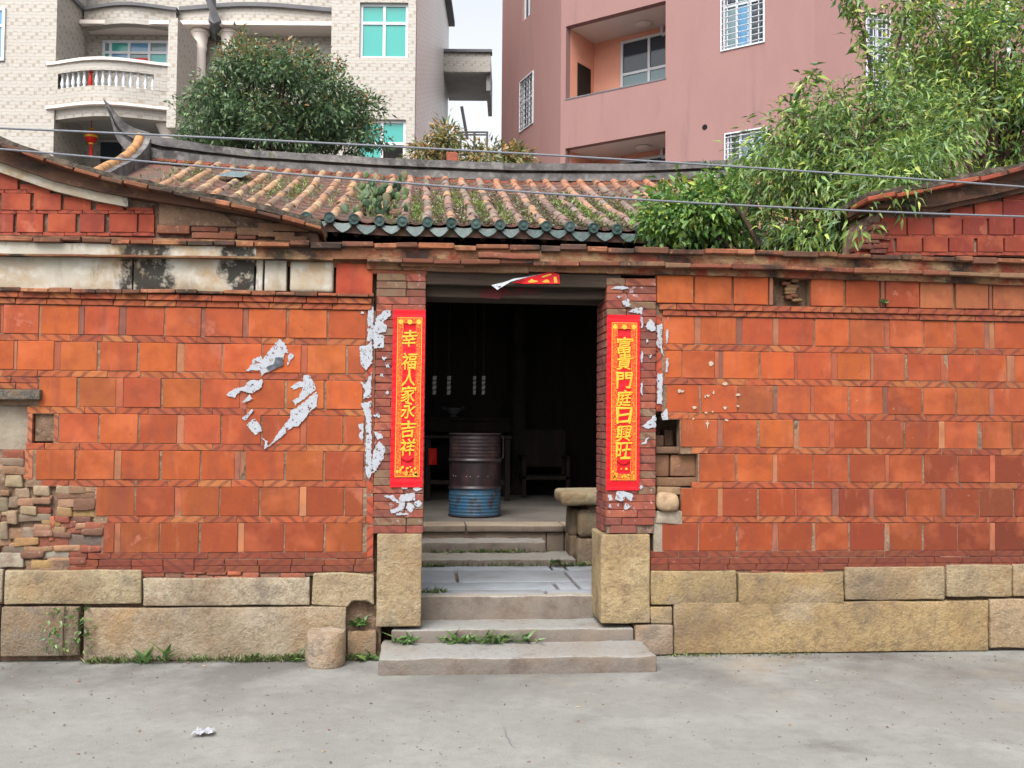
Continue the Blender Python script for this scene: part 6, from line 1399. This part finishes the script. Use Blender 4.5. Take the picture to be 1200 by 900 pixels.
# moss, ferns and grass on the roof pans
def roof_growth(n, spots, name, label, cs, L0, rat):
    pos, dd = [], []
    for k in range(n):
        px, vv, sp = random.choice(spots); x = px+random.gauss(0, sp); v = min(.97, max(.0, vv+random.gauss(0, .12))); i = round((x-x0r)/step_x-.5)+.5; x = x0r+step_x*i+random.gauss(0, .038)
        p = S(x, v)+Vector((0, U(-.02, .02), .01+U(0, .03))); pos.append(p); dd.append((U(-1, 1), U(-1, 1), U(.3, 1.6)))
    pos, dd = np.array(pos), np.array(dd); n = len(pos); ln = L0*rng.uniform(.5, 1.4, n)
    o = leaf_obj(name, pos, dd, ln, ln*rat, pal(n, cs)); return tag(o, label, 'moss' if 'moss' in name else 'weeds', kind='stuff')
xs_ = [P(px, 245, YE+1.4).x for px in (500, 530, 555, 585, 610, 640, 660, 675, 700, 720, 740)]
roof_growth(7000, [(x, v, .15) for x in xs_ for v in (.08, .25, .42, .55)], 'roof_moss', 'green and grey moss and stonecrop in the roof troughs', [L(104, 116, 66), L(132, 138, 82), L(86, 98, 60), L(122, 108, 96), L(140, 124, 108), L(100, 88, 80)], .03, .6)
roof_growth(1500, [(P(x, 250, YE+1.2).x, v, .1) for x, v in ((672, .4), (672, .3), (560, .35), (586, .15), (690, .25), (550, .5), (722, .3), (500, .3), (480, .2), (330, .6))], 'roof_weeds', 'tufts of bright green weeds between the roof tiles', [L(130, 156, 74), L(112, 144, 66), L(150, 164, 90)], .06, .22)
roof_growth(700, [(P(x, 215, YE+2.6).x, v, .2) for x, v in ((210, .75), (215, .7), (330, .5), (345, .45), (300, .7), (410, .4))], 'roof_weeds', 'sparse weeds on the cleaner tiles near the upswept ridge end', [L(96, 120, 62), L(120, 132, 76)], .05, .3)

# plants at the foot of the wall, on the steps and in the court
def tuft(px, py, z, y, n, L0, rat, label, cs, spread, up=.8, group='weeds at the foot of the wall', name='weed_plant', cat='weed'):
    p = P(px, py, y); p.z = z if z is not None else p.z; t = thing(name, label, cat, tuple(p), group)
    pos = np.array([(p.x+random.gauss(0, spread*.35), p.y+random.gauss(0, .02), p.z+U(-.004, .012)) for _ in range(n)]); d = rng.normal(size=(n, 3)); d[:, 2] = abs(d[:, 2])*.5+up; d[:, 1] = -abs(d[:, 1])*.6
    ln = L0*rng.uniform(.5, 1.2, n); leaf_obj('leaves', pos, d, ln, ln*rat, pal(n, cs), parent=t, curl=.4); m = MB(); m.tube([p-Vector((0, 0, .03)), p+Vector((0, 0, .03))], .005, 5); m.build('stem', 'bark', t); return t
GW = [L(104, 138, 76), L(84, 118, 64), L(128, 156, 90)]
ye = Y2-.03
for px, n, l_, lab in ((474, 26, .10, 'spreading weed on the lowest step near the drain hole'), (536, 30, .10, 'leafy weed on the lowest step, smaller of the close pair'), (586, 34, .115, 'leafy weed on the lowest step, larger of the close pair'), (562, 18, .08, 'small weed between the two leafy weeds on the step'), (620, 12, .08, 'tiny lone weed on the step beyond the largest leafy weed')):
    tuft(px, 755, z1, ye, n, l_, .27, lab, GW, .12, .55, 'weeds on the door steps')
tuft(192, 765, 0, -.07, 6, .19, .24, 'weed with long upright leaves against the plinth below the torn poster', GW, .03, 1.2); tuft(170, 768, 0, -.07, 16, .10, .3, 'small bushy weed beside the long-leaved weed', GW, .05, 1.0)
tuft(345, 768, 0, -.07, 22, .09, .22, 'bushy weed beside the round stone stump', GW, .08, 1.0); tuft(295, 768, 0, -.07, 14, .08, .22, 'weed along the plinth between the long-leaved weed and stump weed', GW, .07, 1.0)
tuft(420, 735, None, .02, 30, .10, .3, 'weed growing out of the drain hole beside the jamb', GW, .07, .5); tuft(431, 776, 0, -.06, 14, .08, .4, 'small weed at the corner of the lowest step', GW, .05, .6)
# vine on the joint of the left plinth
A = [P(74, 768, -.045), P(74, 735, -.05), P(76, 712, -.045)]; t = thing('plinth_vine', 'small creeping vine on the dark plinth joint below the rubble patch', 'vine', tuple(A[0]))
m = MB(); m.tube(A, .005, 5); m.tube([P(93, 768, -.045), P(92, 735, -.05), P(92, 712, -.045)], .005, 5); m.build('stem', 'bark', t)
pos = np.array([P(random.choice([58, 66, 73, 78, 92, 96, 104])+random.gauss(0, 4), U(712, 762), -.06) for _ in range(90)]); leaf_obj('leaves', pos, rng.normal(size=(90, 3))-np.array([0, .5, .3]), rng.uniform(.02, .05, 90), rng.uniform(.015, .03, 90), pal(90, GW), parent=t)
# grass line along the plinth, weeds in the joints of the inner steps
def line(pts, n, L0, rat, name, label, sp=.02, up=1.2):
    pos = []
    for _ in range(n):
        a, b_, c = random.choice(pts); s = U(0, 1); p = a.lerp(b_, s); pos.append((p.x+random.gauss(0, sp), p.y+random.gauss(0, sp*.7), p.z+U(-.003, .006)))
    pos = np.array(pos); d = rng.normal(size=(n, 3))*.6; d[:, 2] = abs(d[:, 2])+up*.6; d[:, 1] -= .3; ln = L0*rng.uniform(.4, 1.3, n)
    return tag(leaf_obj(name, pos, d, ln, ln*rat, pal(n, [L(98, 124, 66), L(126, 140, 84), L(80, 104, 58), L(140, 132, 96)])), label, 'grass', kind='stuff')
gp = lambda a, b_: (Vector((XZ(a, 0, -.06), -.055, 0)), Vector((XZ(b_, 0, -.06), -.055, 0)), 1)
line([gp(160, 360), gp(220, 350), gp(280, 358), gp(100, 160), gp(405, 440)], 1500, .05, .16, 'wall_grass', 'low grass along the foot of the plinth beside the stump', .025)
line([gp(790, 900), gp(900, 960), gp(775, 830)], 260, .025, .3, 'wall_moss', 'thin moss along the foot of the yellowish plinth', .02, .3)
il = lambda a, b_, y, z: (Vector((XZ(a, z, y), y-.015, z)), Vector((XZ(b_, z, y), y-.015, z)), 1)
line([il(496, 645, YB, zA), il(535, 625, YB, zA), il(560, 605, YB, zA), il(496, 520, YA, CZ), il(520, 675, YA, CZ), il(660, 690, YA, CZ), il(648, 656, YA-.05, CZ+.03), il(495, 520, .5, CZ)], 900, .045, .3, 'court_weeds', 'weeds in the joints of the inner court steps', .02, .6)
p = P(1034, 352, -.02); tuft(1035, 355, None, -.02, 20, .035, .5, 'tiny green plant in a tile joint near the missing tile', GW, .03, .4); tuft(800, 290, None, -.1, 12, .05, .4, 'tiny green plant on the cornice edge below the shrub', GW, .03, .6)

# dry leaves and straw blown over the road, thicker along the wall
n = 420; pts = []
while len(pts) < n:
    px, py = U(-30, 1230), 769+U(0, 1)**(3.5 if len(pts) > 70 else 1.2)*130
    if 438 < px < 778 and py < 796: continue
    p = PZ(px, py, .004); pts.append((p.x, min(p.y, -.06), .004+U(0, .004)))
d = rng.normal(size=(n, 3)); d[:, 2] *= .08; ln = rng.uniform(.008, .028, n)
tag(leaf_obj('dead_leaves', np.array(pts), d, ln, ln*rng.uniform(.15, .6, n), pal(n, [L(120, 92, 64), L(150, 124, 88), L(96, 80, 66), L(176, 156, 120)]), fold=.1, curl=.05), 'dry brown leaf bits scattered on the concrete road', 'leaf litter', kind='stuff')
